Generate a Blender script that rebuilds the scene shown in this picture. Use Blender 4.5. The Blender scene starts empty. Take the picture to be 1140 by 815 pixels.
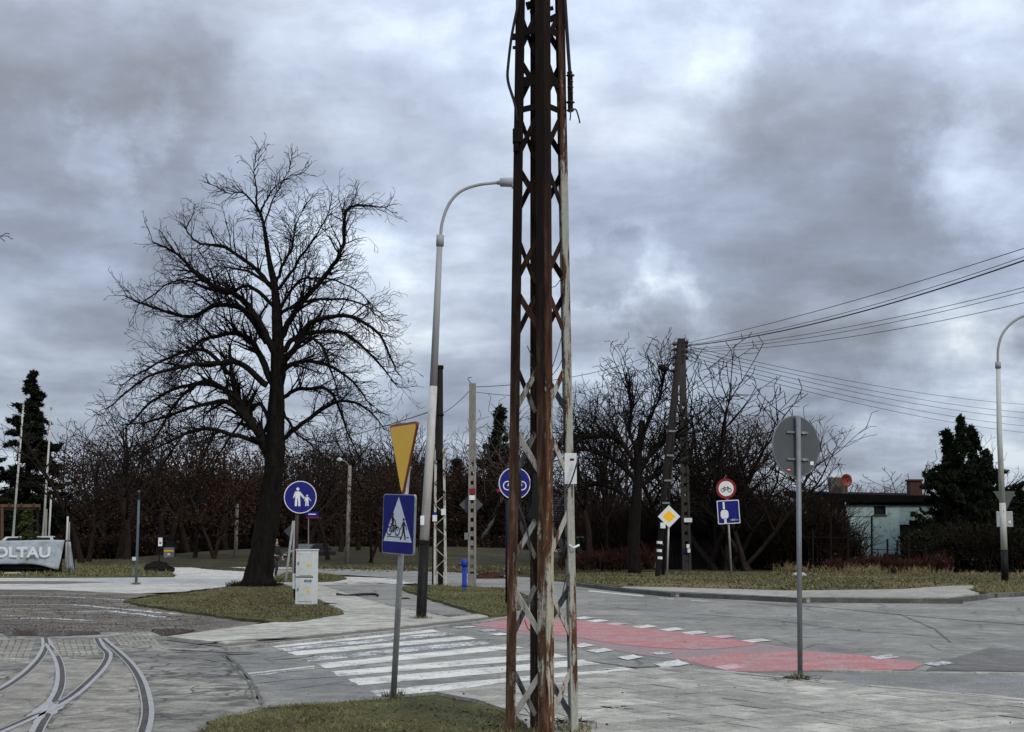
import bpy, bmesh, math, random
import numpy as np
from mathutils import Vector, Matrix
from mathutils.geometry import tessellate_polygon
random.seed(11); NR = np.random.default_rng(11)
S = bpy.context.scene
COL = S.collection
R = math.radians
# ------------------------------------------------------------------ camera
F, CX, CY, PITCH, CAMH = 1560.0, 570.0, 407.5, R(7.14), 1.65
cam = bpy.data.cameras.new('camera'); camo = bpy.data.objects.new('camera', cam); COL.objects.link(camo)
camo.location = (0, 0, CAMH); camo.rotation_euler = (R(90)+PITCH, 0, 0)
cam.sensor_width = 36; cam.lens = 36*F/1140; cam.clip_start = .1; cam.clip_end = 3000
S.camera = camo
cp, sp = math.cos(PITCH), math.sin(PITCH)
def ray(u, v):
    dx, dy = (u-CX)/F, (CY-v)/F
    return Vector((dx, cp-dy*sp, sp+dy*cp))
def G(u, v, z=0.0):                 # a pixel's point on the ground
    d = ray(u, v); t = (z-CAMH)/d.z
    return Vector((d.x*t, d.y*t, z))
def D(u, v, Y):                     # a pixel's point at depth Y
    d = ray(u, v); t = Y/d.y
    return Vector((d.x*t, Y, CAMH+d.z*t))
def L(b, u, v, dy=0):               # the same, relative to base b
    return D(u, v, b.y+dy)-b
# ------------------------------------------------------------------ world and sun
SUN_AZ, SUN_EL = 150, 38
def build_world():
    w = bpy.data.worlds.new('World'); S.world = w; w.use_nodes = True
    nt = w.node_tree; N = nt.nodes; K = nt.links; N.clear()
    def mth(op, a, b=None, c=None, clamp=False):
        n = N.new('ShaderNodeMath'); n.operation = op; n.use_clamp = clamp
        for i, x in enumerate((a, b, c)):
            if x is None: continue
            if isinstance(x, (int, float)): n.inputs[i].default_value = x
            else: K.new(x, n.inputs[i])
        return n.outputs[0]
    tc = N.new('ShaderNodeTexCoord'); dirv = tc.outputs['Generated']
    sep = N.new('ShaderNodeSeparateXYZ'); K.new(dirv, sep.inputs[0])
    zc = mth('MAXIMUM', sep.outputs[2], 0.0); den = mth('ADD', zc, .17)
    px = mth('DIVIDE', sep.outputs[0], den); py = mth('DIVIDE', sep.outputs[1], den)
    cmb = N.new('ShaderNodeCombineXYZ'); K.new(px, cmb.inputs[0]); K.new(py, cmb.inputs[1])
    def noise(scale, det, rough, off, dist=0.0, src=None):
        m = N.new('ShaderNodeMapping'); K.new(src or cmb.outputs[0], m.inputs[0]); m.inputs['Location'].default_value = off
        n = N.new('ShaderNodeTexNoise'); K.new(m.outputs[0], n.inputs['Vector'])
        n.inputs['Scale'].default_value = scale; n.inputs['Detail'].default_value = det
        n.inputs['Roughness'].default_value = rough; n.inputs['Distortion'].default_value = dist
        return n.outputs[0]
    n1 = noise(1.5, 9, .52, (3.1, 7.7, 0), .25)
    n2 = noise(3.4, 8, .55, (1.3, 2.2, 4), .2)
    st = N.new('ShaderNodeMapping'); K.new(dirv, st.inputs[0]); st.inputs['Scale'].default_value = (1, 1, 1.7)
    n3 = noise(8.5, 10, .58, (5, 5, 5), .2, st.outputs[0])
    t = mth('ADD', mth('MULTIPLY', mth('SUBTRACT', n1, .5), 1.15), mth('MULTIPLY', mth('SUBTRACT', n2, .5), .7))
    t = mth('ADD', t, mth('MULTIPLY', mth('SUBTRACT', n3, .5), .6))
    t = mth('ADD', t, .51)
    # warp direction a little so that the large cloud masses get ragged borders
    wn = N.new('ShaderNodeTexNoise'); K.new(dirv, wn.inputs['Vector']); wn.inputs['Scale'].default_value = 7; wn.inputs['Detail'].default_value = 9; wn.inputs['Roughness'].default_value = .6
    wv = N.new('ShaderNodeVectorMath'); wv.operation = 'MULTIPLY_ADD'
    K.new(wn.outputs['Color'], wv.inputs[0]); wv.inputs[1].default_value = (.26, .26, .26); K.new(dirv, wv.inputs[2])
    sb = N.new('ShaderNodeVectorMath'); sb.operation = 'SUBTRACT'; K.new(wv.outputs[0], sb.inputs[0]); sb.inputs[1].default_value = (.13, .13, .13)
    nv = N.new('ShaderNodeVectorMath'); nv.operation = 'NORMALIZE'; K.new(sb.outputs[0], nv.inputs[0])
    blobs = [(70,135,150,-.22),(230,190,120,-.18),(-60,150,150,-.15),(60,215,90,.22),(110,180,60,.16),(330,30,170,.04),(520,30,120,.07),
             (430,160,150,-.05),(340,330,130,.26),(60,420,150,.16),(40,340,110,-.12),(190,330,120,-.08),(500,330,110,.10),(400,250,90,.08),
             (740,60,130,.14),(790,45,70,.07),(900,190,170,-.14),(1040,110,160,-.12),(860,310,130,-.10),(1010,290,140,-.11),(1090,210,70,.20),
             (1130,190,80,.2),(690,345,42,-.32),(735,320,40,.14),(700,385,70,.22),(640,330,60,.12),(1000,480,160,.12),(1070,430,90,.22),(930,400,110,-.12),
             (560,440,150,.02),(700,200,110,.08),(1120,20,120,.12),(180,40,160,-.03),(870,10,90,.14),(1140,500,90,.2),(240,460,90,.15)]
    for (u, v, rad, amp) in blobs:
        d = ray(u, v).normalized()
        dp = N.new('ShaderNodeVectorMath'); dp.operation = 'DOT_PRODUCT'; K.new(nv.outputs[0], dp.inputs[0]); dp.inputs[1].default_value = d
        mr = N.new('ShaderNodeMapRange'); mr.interpolation_type = 'SMOOTHSTEP'
        K.new(dp.outputs['Value'], mr.inputs[0]); mr.inputs[1].default_value = math.cos(math.atan(rad*1.25/F)); mr.inputs[2].default_value = 1.0
        mr.inputs[3].default_value = 0; mr.inputs[4].default_value = amp*.85
        t = mth('ADD', t, mr.outputs[0])
    rp = N.new('ShaderNodeValToRGB'); K.new(t, rp.inputs[0]); e = rp.color_ramp.elements
    e[0].position = .10; e[0].color = (.165, .184, .225, 1); e[1].position = .97; e[1].color = (.68, .755, .83, 1)
    for p, c in ((.30, (.212, .242, .308)), (.46, (.275, .316, .405)), (.62, (.355, .41, .515)), (.80, (.49, .56, .67))):
        x = e.new(p); x.color = (*c, 1)
    wm = noise(1.1, 4, .5, (9, 4, 2), .2)
    wmix = N.new('ShaderNodeMix'); wmix.data_type = 'RGBA'; wmix.blend_type = 'MULTIPLY'
    wr_ = N.new('ShaderNodeMapRange'); K.new(wm, wr_.inputs[0]); wr_.inputs[1].default_value = .45; wr_.inputs[2].default_value = .65; K.new(wr_.outputs[0], wmix.inputs[0])
    K.new(rp.outputs[0], wmix.inputs[6]); wmix.inputs[7].default_value = (1.02, .99, .94, 1)      # warmer grey cloud here and there
    zen = mth('MULTIPLY_ADD', zc, 2.2, .72)          # an overcast sky brightens towards the zenith
    bgc = N.new('ShaderNodeBackground'); K.new(wmix.outputs[2], bgc.inputs[0]); K.new(zen, bgc.inputs[1])
    sky = N.new('ShaderNodeTexSky'); sky.sky_type = 'NISHITA'; sky.sun_disc = False
    sky.sun_elevation = R(SUN_EL); sky.sun_rotation = R(SUN_AZ)
    bgs = N.new('ShaderNodeBackground'); K.new(sky.outputs[0], bgs.inputs[0]); bgs.inputs[1].default_value = .08
    mix = N.new('ShaderNodeMixShader'); mix.inputs[0].default_value = .93
    K.new(bgs.outputs[0], mix.inputs[1]); K.new(bgc.outputs[0], mix.inputs[2])
    out = N.new('ShaderNodeOutputWorld'); K.new(mix.outputs[0], out.inputs[0])
build_world()
sun = bpy.data.lights.new('sun', 'SUN'); suno = bpy.data.objects.new('sun', sun); COL.objects.link(suno)
sun.energy = 1.5; sun.angle = R(14); sun.color = (1, .91, .75)
_s = Vector((math.sin(R(SUN_AZ))*math.cos(R(SUN_EL)), math.cos(R(SUN_AZ))*math.cos(R(SUN_EL)), math.sin(R(SUN_EL))))
suno.rotation_euler = _s.to_track_quat('Z', 'Y').to_euler(); suno.location = (20, -20, 30)
vs = S.view_settings; vs.view_transform = 'Standard'; vs.look = 'None'; vs.exposure = .32; vs.gamma = 1; vs.use_curve_mapping = False
# ------------------------------------------------------------------ materials
class NT:
    def __init__(s, name):
        s.m = bpy.data.materials.new(name); s.m.use_nodes = True; s.t = s.m.node_tree; s.N = s.t.nodes; s.K = s.t.links
        s.b = s.N['Principled BSDF']
        s.tc = None
    def pos(s, world=False, stretch=None, off=None):
        if world: g = s.N.new('ShaderNodeNewGeometry'); o = g.outputs['Position']
        else: g = s.N.new('ShaderNodeTexCoord'); o = g.outputs['Object']
        if stretch or off:
            m = s.N.new('ShaderNodeMapping'); s.K.new(o, m.inputs[0])
            if stretch: m.inputs['Scale'].default_value = stretch
            if off: m.inputs['Location'].default_value = off
            o = m.outputs[0]
        return o
    def noise(s, v, scale, detail=5, rough=.6, dist=0):
        n = s.N.new('ShaderNodeTexNoise'); s.K.new(v, n.inputs['Vector']); n.inputs['Scale'].default_value = scale
        n.inputs['Detail'].default_value = detail; n.inputs['Roughness'].default_value = rough; n.inputs['Distortion'].default_value = dist
        return n
    def ramp(s, f, stops):
        r = s.N.new('ShaderNodeValToRGB'); s.K.new(f, r.inputs[0]); e = r.color_ramp.elements
        while len(e) > 1: e.remove(e[-1])
        for i, (p, c) in enumerate(stops):
            x = e[0] if i == 0 else e.new(p)
            x.position = p; x.color = (c, c, c, 1) if isinstance(c, (int, float)) else (*c, 1)
        return r.outputs[0]
    def mix(s, f, a, b, mode='MIX'):
        n = s.N.new('ShaderNodeMix'); n.data_type = 'RGBA'; n.blend_type = mode
        for i, x in ((0, f), (6, a), (7, b)):
            if isinstance(x, (int, float)): n.inputs[i].default_value = x
            elif isinstance(x, tuple): n.inputs[i].default_value = (*x, 1)
            else: s.K.new(x, n.inputs[i])
        return n.outputs[2]
    def math(s, op, a, b=0.0, clamp=False):
        n = s.N.new('ShaderNodeMath'); n.operation = op; n.use_clamp = clamp
        for i, x in ((0, a), (1, b)):
            if isinstance(x, (int, float)): n.inputs[i].default_value = x
            else: s.K.new(x, n.inputs[i])
        return n.outputs[0]
    def bump(s, h, strength=.3, dist=.02):
        n = s.N.new('ShaderNodeBump'); s.K.new(h, n.inputs['Height']); n.inputs['Strength'].default_value = strength; n.inputs['Distance'].default_value = dist
        s.K.new(n.outputs[0], s.b.inputs['Normal'])
    def col(s, c):
        if isinstance(c, tuple): s.b.inputs['Base Color'].default_value = (*c, 1)
        else: s.K.new(c, s.b.inputs['Base Color'])
    def fin(s, rough=.8, metal=0, spec=.3):
        if isinstance(rough, (int, float)): s.b.inputs['Roughness'].default_value = rough
        else: s.K.new(rough, s.b.inputs['Roughness'])
        s.b.inputs['Metallic'].default_value = metal; s.b.inputs['Specular IOR Level'].default_value = spec
        return s.m
def simple(name, c, var=.25, scale=6, rough=.6, metal=0, spec=.3, world=False, bump=.15, grime=None, stretch=None, fine=60):
    t = NT(name); v = t.pos(world, stretch); n = t.noise(v, scale)
    lo = tuple(x*(1-var) for x in c); hi = tuple(min(1, x*(1+var)) for x in c)
    cc = t.ramp(n.outputs[0], [(.3, lo), (.7, hi)])
    if grime:
        g = t.noise(v, scale*2.3, 8, .7); cc = t.mix(t.ramp(g.outputs[0], [(.5, 0.0), (.68, grime[1])]), cc, grime[0])
    t.col(cc); f = t.noise(v, fine, 3); t.bump(f.outputs[0], bump, .01)
    return t.fin(rough, metal, spec)
def cracks(t, v, scale, width, warp=.25):
    n = t.noise(v, scale*1.3, 4); w = t.N.new('ShaderNodeVectorMath'); w.operation = 'MULTIPLY_ADD'
    t.K.new(n.outputs['Color'], w.inputs[0]); w.inputs[1].default_value = (warp,)*3; t.K.new(v, w.inputs[2])
    vo = t.N.new('ShaderNodeTexVoronoi'); vo.feature = 'DISTANCE_TO_EDGE'; vo.inputs['Scale'].default_value = scale; t.K.new(w.outputs[0], vo.inputs['Vector'])
    return t.ramp(vo.outputs['Distance'], [(0, 1.0), (width, 0.0)])
def asphalt(name, c, crack=(1.2, .02, .5), blot=.3, speck=.35, gravel=None, ov=0):
    t = NT(name); v = t.pos(True)
    big = t.noise(v, .35, 6, .6, .3); c0 = t.ramp(big.outputs[0], [(.3, tuple(x*(1-blot) for x in c)), (.5, c), (.72, tuple(x*(1+blot) for x in c))])
    mid = t.noise(v, 3.1, 6, .65); c0 = t.mix(.75, c0, t.ramp(mid.outputs[0], [(.28, .22), (.72, .8)]), 'OVERLAY')
    gr = t.noise(v, 13, 5, .75); c0 = t.mix(.5, c0, t.ramp(gr.outputs[0], [(.3, .3), (.7, .72)]), 'OVERLAY')
    st_ = t.noise(t.pos(True, (.5, .12, 1)), 1.6, 7, .7, .6); c0 = t.mix(t.ramp(st_.outputs[0], [(.5, 0.0), (.66, .35)]), c0, tuple(x*.55 for x in c))
    fine = t.noise(v, 48, 4, .8); c0 = t.mix(min(1, speck*1.7), c0, t.ramp(fine.outputs[0], [(.3, 0.12), (.7, .88)]), 'OVERLAY')
    if gravel:
        gn = t.noise(v, gravel[1], 7, .75); c0 = t.mix(t.ramp(gn.outputs[0], [(.48, 0.0), (.6, gravel[2])]), c0, gravel[0])
    if crack:
        k = cracks(t, v, crack[0], crack[1]); pn = t.noise(v, .5, 3)
        k = t.math('MULTIPLY', k, t.ramp(pn.outputs[0], [(.34, 0.0), (.5, crack[2])]))
        c0 = t.mix(k, c0, (.03, .028, .026))
    if ov:
        oi = t.N.new('ShaderNodeObjectInfo'); c0 = t.mix(ov, c0, t.ramp(oi.outputs['Random'], [(0, .3), (1, .68)]), 'OVERLAY')
    t.col(c0); t.bump(fine.outputs[0], .35, .01)
    return t.fin(t.ramp(mid.outputs[0], [(.3, .7), (.7, .95)]), 0, .25)
def paint(name, c, wear, under=(.13, .13, .125), c2=None):
    t = NT(name); v = t.pos(True); a = t.noise(v, 2.2, 8, .75); b = t.noise(v, 16, 6, .75)
    f = t.math('ADD', t.math('MULTIPLY', a.outputs[0], .45), t.math('MULTIPLY', b.outputs[0], .55))
    m = t.ramp(f, [(wear-.03, 0.0), (wear+.03, 1.0)])
    if c2: n4 = t.noise(v, 1.1, 8, .75, .5); c = t.mix(t.ramp(n4.outputs[0], [(.42, 0.0), (.6, 1.0)]), c, c2)
    sc = t.noise(v, 80, 3); pc = t.mix(.25, c, sc.outputs['Color'], 'OVERLAY')
    t.col(t.mix(m, pc, under)); t.bump(sc.outputs[0], .25, .008); return t.fin(.75)
def rusty(name, paintc, amount, top=None, rustc=((.020, .009, .006), (.085, .036, .019), (.17, .10, .058))):
    """flaking paint over rust in vertical runs; 'top' = height above which hardly any paint is left"""
    t = NT(name); v = t.pos(False, (1, 1, .16)); v2 = t.pos(False)
    a = t.noise(v, 16, 8, .68, .4); b = t.noise(v2, 26, 8, .75); c = t.noise(v2, 1.1, 3)
    f = t.math('ADD', t.math('MULTIPLY', a.outputs[0], .6), t.math('MULTIPLY', b.outputs[0], .2))
    f = t.math('ADD', f, t.math('MULTIPLY', c.outputs[0], .35))
    if top:
        sx = t.N.new('ShaderNodeSeparateXYZ'); t.K.new(v2, sx.inputs[0])
        mr = t.N.new('ShaderNodeMapRange'); t.K.new(sx.outputs[2], mr.inputs[0]); mr.inputs[1].default_value = top[0]; mr.inputs[2].default_value = top[1]; mr.inputs[3].default_value = 0; mr.inputs[4].default_value = .35
        f = t.math('ADD', f, mr.outputs[0])
    m = t.ramp(f, [(amount-.02, 0.0), (amount+.02, 1.0)])
    rc = t.ramp(t.noise(v, 22, 6).outputs[0], [(.3, rustc[0]), (.52, rustc[1]), (.72, rustc[2])])
    if top:
        mr2 = t.N.new('ShaderNodeMapRange'); t.K.new(sx.outputs[2], mr2.inputs[0]); mr2.inputs[1].default_value = top[0]-.6; mr2.inputs[2].default_value = top[1]; mr2.inputs[3].default_value = 0; mr2.inputs[4].default_value = .93
        rc = t.mix(mr2.outputs[0], rc, (.007, .0045, .0035))
    pcol = t.mix(.6, paintc, t.ramp(b.outputs[0], [(.3, .3), (.7, .7)]), 'OVERLAY')
    t.col(t.mix(m, pcol, rc)); t.bump(m, .6, .003)
    return t.fin(.85, 0, .12)
def ground_grass(name, stops, s=1.2):
    t = NT(name); v = t.pos(True); a = t.noise(v, s, 9, .7, .4); b = t.noise(v, 30, 5, .7)
    c = t.mix(.6, t.ramp(a.outputs[0], stops), t.ramp(b.outputs[0], [(.3, .15), (.7, .85)]), 'OVERLAY')
    t.col(c); t.bump(b.outputs[0], .8, .03); return t.fin(1, 0, .1)
def bark(name, a, b):
    t = NT(name); v = t.pos(False, (1, 1, .25)); n = t.noise(v, 12, 8, .7, .5)
    t.col(t.ramp(n.outputs[0], [(.35, a), (.65, b)])); t.bump(n.outputs[0], .8, .04); return t.fin(.95, 0, .1)
MT = {}
MT['asphalt'] = asphalt('road_asphalt', (.19, .183, .158), (.55, .02, .6), .34, .5)
MT['asphalt_dark'] = asphalt('dark_asphalt_patch', (.115, .11, .098), None)
MT['asphalt_rough'] = asphalt('rough_asphalt', (.155, .15, .135), None, speck=.7, gravel=((.32, .32, .31), 45, .5))
MT['tram'] = asphalt('cracked_tram_asphalt', (.215, .205, .17), (2.0, .06, 1.0), .45, .4, ((.06, .056, .048), 1.3, .85))
MT['panel'] = asphalt('concrete_panel', (.25, .235, .19), (1.1, .016, .6), .3, .35, ((.10, .094, .08), 2.6, .75))
MT['mud'] = asphalt('brown_gravel_mud', (.135, .115, .088), None, .7, .8, ((.05, .043, .034), 2.2, .85))
MT['light'] = asphalt('pale_concrete', (.42, .40, .355), (.6, .01, .5), .2, .25, ((.26, .25, .22), 1.4, .4))
MT['slab'] = asphalt('paving_concrete', (.285, .272, .23), None, .16, .3, ((.2, .19, .165), 2.4, .3), ov=.5)
MT['slab2'] = asphalt('paving_concrete_pale', (.325, .31, .26), None, .2, .3, ((.22, .21, .185), 1.7, .4), ov=.5)
MT['joint'] = asphalt('dirt_joint', (.1, .095, .08), None)
MT['kerb'] = asphalt('kerb_concrete', (.24, .235, .22), None)
MT['kerb_dark'] = asphalt('kerb_old_concrete', (.09, .088, .08), None)
MT['white'] = paint('white_road_paint', (.60, .585, .52), .548, (.15, .15, .14), (.46, .45, .40))
MT['white_worn'] = paint('worn_white_road_paint', (.58, .58, .55), .49)
MT['red'] = paint('red_lane_paint', (.38, .105, .10), .525, (.33, .24, .22), (.27, .15, .135))
MT['red_faint'] = paint('faded_red_lane_paint', (.29, .165, .155), .50, (.17, .167, .16))
MT['pink'] = paint('pinkish_white_paint', (.5, .32, .32), .53, (.3, .16, .17))
GS = [(.3, (.045, .033, .02)), (.45, (.075, .075, .03)), (.58, (.1, .1, .042)), (.72, (.17, .145, .075))]
MT['terrain'] = ground_grass('rough_grass_soil', [(.3, (.018, .013, .009)), (.45, (.034, .029, .016)), (.6, (.048, .046, .02)), (.75, (.085, .066, .038))], .5)
MT['grass'] = ground_grass('patchy_grass', GS)
MT['verge'] = ground_grass('dry_verge', [(.3, (.06, .045, .025)), (.45, (.11, .1, .045)), (.6, (.15, .135, .065)), (.75, (.2, .165, .09))], .8)
MT['blade'] = simple('grass_blade', (.078, .086, .032), .55, 1.5, .9, world=True)
MT['blade_dry'] = simple('dry_grass_blade', (.19, .155, .075), .5, 1.7, .9, world=True)
MT['leaf'] = simple('dead_leaf', (.080, .050, .028), .6, 8, .9, world=True)
MT['leaf_dark'] = simple('dark_dead_leaf', (.040, .021, .013), .6, 3, .95, world=True, spec=.05)
MT['bark'] = bark('dark_bark', (.003, .0027, .0023), (.014, .0115, .0095))
MT['bark2'] = bark('brown_bark', (.008, .006, .005), (.027, .019, .015))
MT['bark3'] = bark('pale_twig_bark', (.05, .043, .038), (.12, .10, .088))
MT['birch'] = bark('birch_bark', (.06, .052, .048), (.2, .18, .17))
MT['needle'] = simple('dark_needles', (.012, .017, .009), .5, 1.2, .95, world=True, spec=.05)
MT['needle2'] = simple('olive_needles', (.05, .058, .02), .5, 2, .95, world=True, spec=.05)
MT['thicket'] = simple('thicket_twigs', (.014, .010, .008), .5, 1.2, .95, world=True, spec=.05)
MT['thicket_red'] = simple('red_thicket_twigs', (.035, .016, .012), .5, 1.2, .95, world=True, spec=.05)
MT['galv'] = simple('galvanised_steel', (.33, .34, .34), .18, 9, .5, .35, .4, grime=((.14, .13, .12), .5))
MT['galv_dark'] = simple('dull_grey_steel', (.16, .175, .185), .18, 5, .55, .2, .4)
MT['teal_post'] = simple('grey_teal_post', (.12, .16, .17), .2, 5, .55, .2, .4)
MT['signback'] = simple('sign_back_grey', (.075, .083, .09), .12, 3, .6, .1, .3)
MT['lampwhite'] = simple('off_white_pole_paint', (.42, .42, .395), .12, 3, .6, grime=((.22, .21, .19), .6), stretch=(1, 1, .2))
MT['lampgrey'] = simple('grey_pole_paint', (.27, .275, .28), .15, 3, .6, stretch=(1, 1, .2))
MT['black'] = simple('black_pole_paint', (.008, .008, .008), .4, 5, .6, spec=.12, grime=((.04, .035, .03), .3))
MT['rubber'] = simple('black_rubber', (.01, .01, .01), .4, 12, .6)
MT['iron'] = simple('dark_iron', (.010, .008, .007), .4, 12, .9, spec=.08)
MT['brownpost'] = simple('brown_post_paint', (.035, .012, .011), .3, 8, .6)
MT['yellow'] = simple('yellow_sign_film', (.90, .49, .012), .05, 3, .4, grime=((.6, .32, .02), .35))
MT['orange'] = simple('red_sign_border', (.24, .05, .025), .1, 5, .45)
MT['blue'] = simple('blue_sign_film', (.006, .009, .15), .1, 3, .5, spec=.2, grime=((.03, .035, .13), .25))
MT['navy'] = simple('navy_paint', (.006, .010, .028), .15, 5, .6, spec=.15)
MT['signwhite'] = simple('white_sign_film', (.66, .68, .70), .05, 4, .45, grime=((.4, .4, .38), .4))
MT['signblack'] = simple('black_sign_film', (.01, .01, .012), .1, 4, .5)
MT['signred'] = simple('red_sign_film', (.20, .010, .014), .1, 4, .45)
MT['hydrant'] = simple('bright_blue_paint', (.008, .03, .24), .2, 9, .4, grime=((.02, .04, .2), .5))
MT['cabinet'] = simple('pale_grey_plastic', (.55, .575, .56), .05, 3, .55, grime=((.3, .3, .27), .45))
MT['cabgap'] = simple('cabinet_seam', (.1, .1, .1), .1)
MT['concrete'] = simple('weathered_concrete', (.2, .19, .17), .3, 5, .9, bump=.5, grime=((.09, .08, .07), .6), stretch=(1, 1, .3))
MT['woodpole'] = simple('dark_creosoted_wood', (.014, .011, .009), .4, 9, .9, bump=.6, stretch=(1, 1, .15))
MT['ceramic'] = simple('brown_insulator_glaze', (.04, .02, .015), .3, 9, .3, spec=.5)
MT['wire'] = simple('black_wire', (.03, .03, .034), .2, 9, .6)
MT['tarp'] = simple('grey_blue_tarpaulin', (.30, .34, .372), .14, 2.5, .6, grime=((.16, .19, .22), .6))
MT['tarpwhite'] = simple('white_tarp_print', (.66, .68, .70), .06, 3, .6)
MT['steel'] = simple('worn_rail_steel', (.34, .33, .315), .15, 8, .45, .3, .5, world=True, grime=((.25, .22, .2), .5))
MT['groove'] = simple('rail_groove_dirt', (.062, .056, .048), .5, 14, .95, world=True)
MT['timber'] = simple('brown_timber', (.11, .065, .035), .3, 7, .8)
MT['planks'] = simple('dark_planks', (.008, .007, .006), .4, 5, .9)
MT['tealwall'] = simple('pale_turquoise_plaster', (.33, .44, .435), .16, 1.6, .9, grime=((.13, .155, .145), .8), bump=.3)
MT['greywall'] = simple('dirty_grey_block', (.11, .095, .08), .3, 3, .95, grime=((.05, .045, .04), .7), bump=.5)
MT['roofing'] = simple('black_roofing_felt', (.006, .006, .006), .3, 3, 1, spec=.03)
MT['tile'] = simple('red_brown_roof_tile', (.075, .03, .022), .4, 4, .85)
MT['slate'] = simple('blue_grey_roof_tile', (.04, .045, .06), .3, 4, .7)
MT['cream'] = simple('cream_plaster', (.34, .31, .24), .15, 2, .9, grime=((.18, .16, .12), .5))
MT['glass'] = simple('dark_window_glass', (.012, .014, .016), .3, 3, .15, spec=.5)
MT['brick'] = simple('sooty_brick', (.05, .026, .02), .35, 12, .95)
MT['green'] = simple('green_container_paint', (.012, .13, .05), .25, 5, .6)
MT['bluegrey'] = simple('blue_grey_mesh', (.1, .13, .15), .3, 30, .7)
MT['dish'] = simple('red_satellite_dish', (.15, .03, .016), .5, 4, .5)
MT['carpaint'] = simple('black_car_paint', (.012, .012, .015), .1, 3, .2, .2, .5)
MT['vanpaint'] = simple('white_van_paint', (.62, .66, .64), .05, 3, .4)
MT['lamp_lens'] = simple('milky_lamp_cover', (.5, .52, .52), .05, 3, .2)
MT['jacket'] = simple('black_jacket', (.014, .014, .016), .2, 8, .8)
MT['trousers'] = simple('dark_trousers', (.018, .018, .024), .2, 8, .8)
MT['skin'] = simple('skin', (.5, .3, .22), .08, 8, .5)
MT['hair'] = simple('grey_hair', (.3, .28, .26), .2, 20, .8)
MT['stone'] = simple('pale_stone', (.34, .32, .28), .2, 4, .9)
MT['pebble'] = simple('grey_pebble', (.12, .105, .09), .6, 5, .95, world=True)
MT['concrete_dark'] = simple('sooty_concrete', (.034, .030, .026), .35, 5, .9, bump=.5, grime=((.03, .027, .024), .6), stretch=(1, 1, .3))
MT['bag'] = simple('white_plastic_bag', (.6, .6, .6), .1, 4, .5)
def water():
    t = NT('puddle_water'); v = t.pos(True); n = t.noise(v, 3, 4)
    t.col(t.ramp(n.outputs[0], [(.35, (.05, .028, .016)), (.7, (.11, .065, .04))])); return t.fin(.12, 0, .5)
MT['puddle'] = water()
MT['leg_rust'] = rusty('flaking_grey_paint_on_rust', (.34, .325, .26), .545, (2.9, 4.9))
MT['leg_brown'] = rusty('mostly_rusted_steel', (.35, .335, .27), .505, (2.0, 4.0), ((.020, .011, .008), (.085, .044, .025), (.21, .145, .09)))
MT['leg_pale'] = rusty('pale_grey_flaking_paint', (.30, .305, .265), .61, (4.6, 7.4))
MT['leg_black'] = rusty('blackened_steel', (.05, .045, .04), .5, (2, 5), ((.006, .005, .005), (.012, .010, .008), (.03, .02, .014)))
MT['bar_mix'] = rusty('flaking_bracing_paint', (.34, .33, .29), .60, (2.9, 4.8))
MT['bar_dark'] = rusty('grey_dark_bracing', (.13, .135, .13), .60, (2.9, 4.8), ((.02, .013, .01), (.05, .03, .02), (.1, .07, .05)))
MT['lamp_peel'] = rusty('peeling_white_lamp_paint', (.42, .42, .39), .66)
MT['old_white'] = rusty('peeling_white_truss', (.42, .42, .38), .62)
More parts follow.
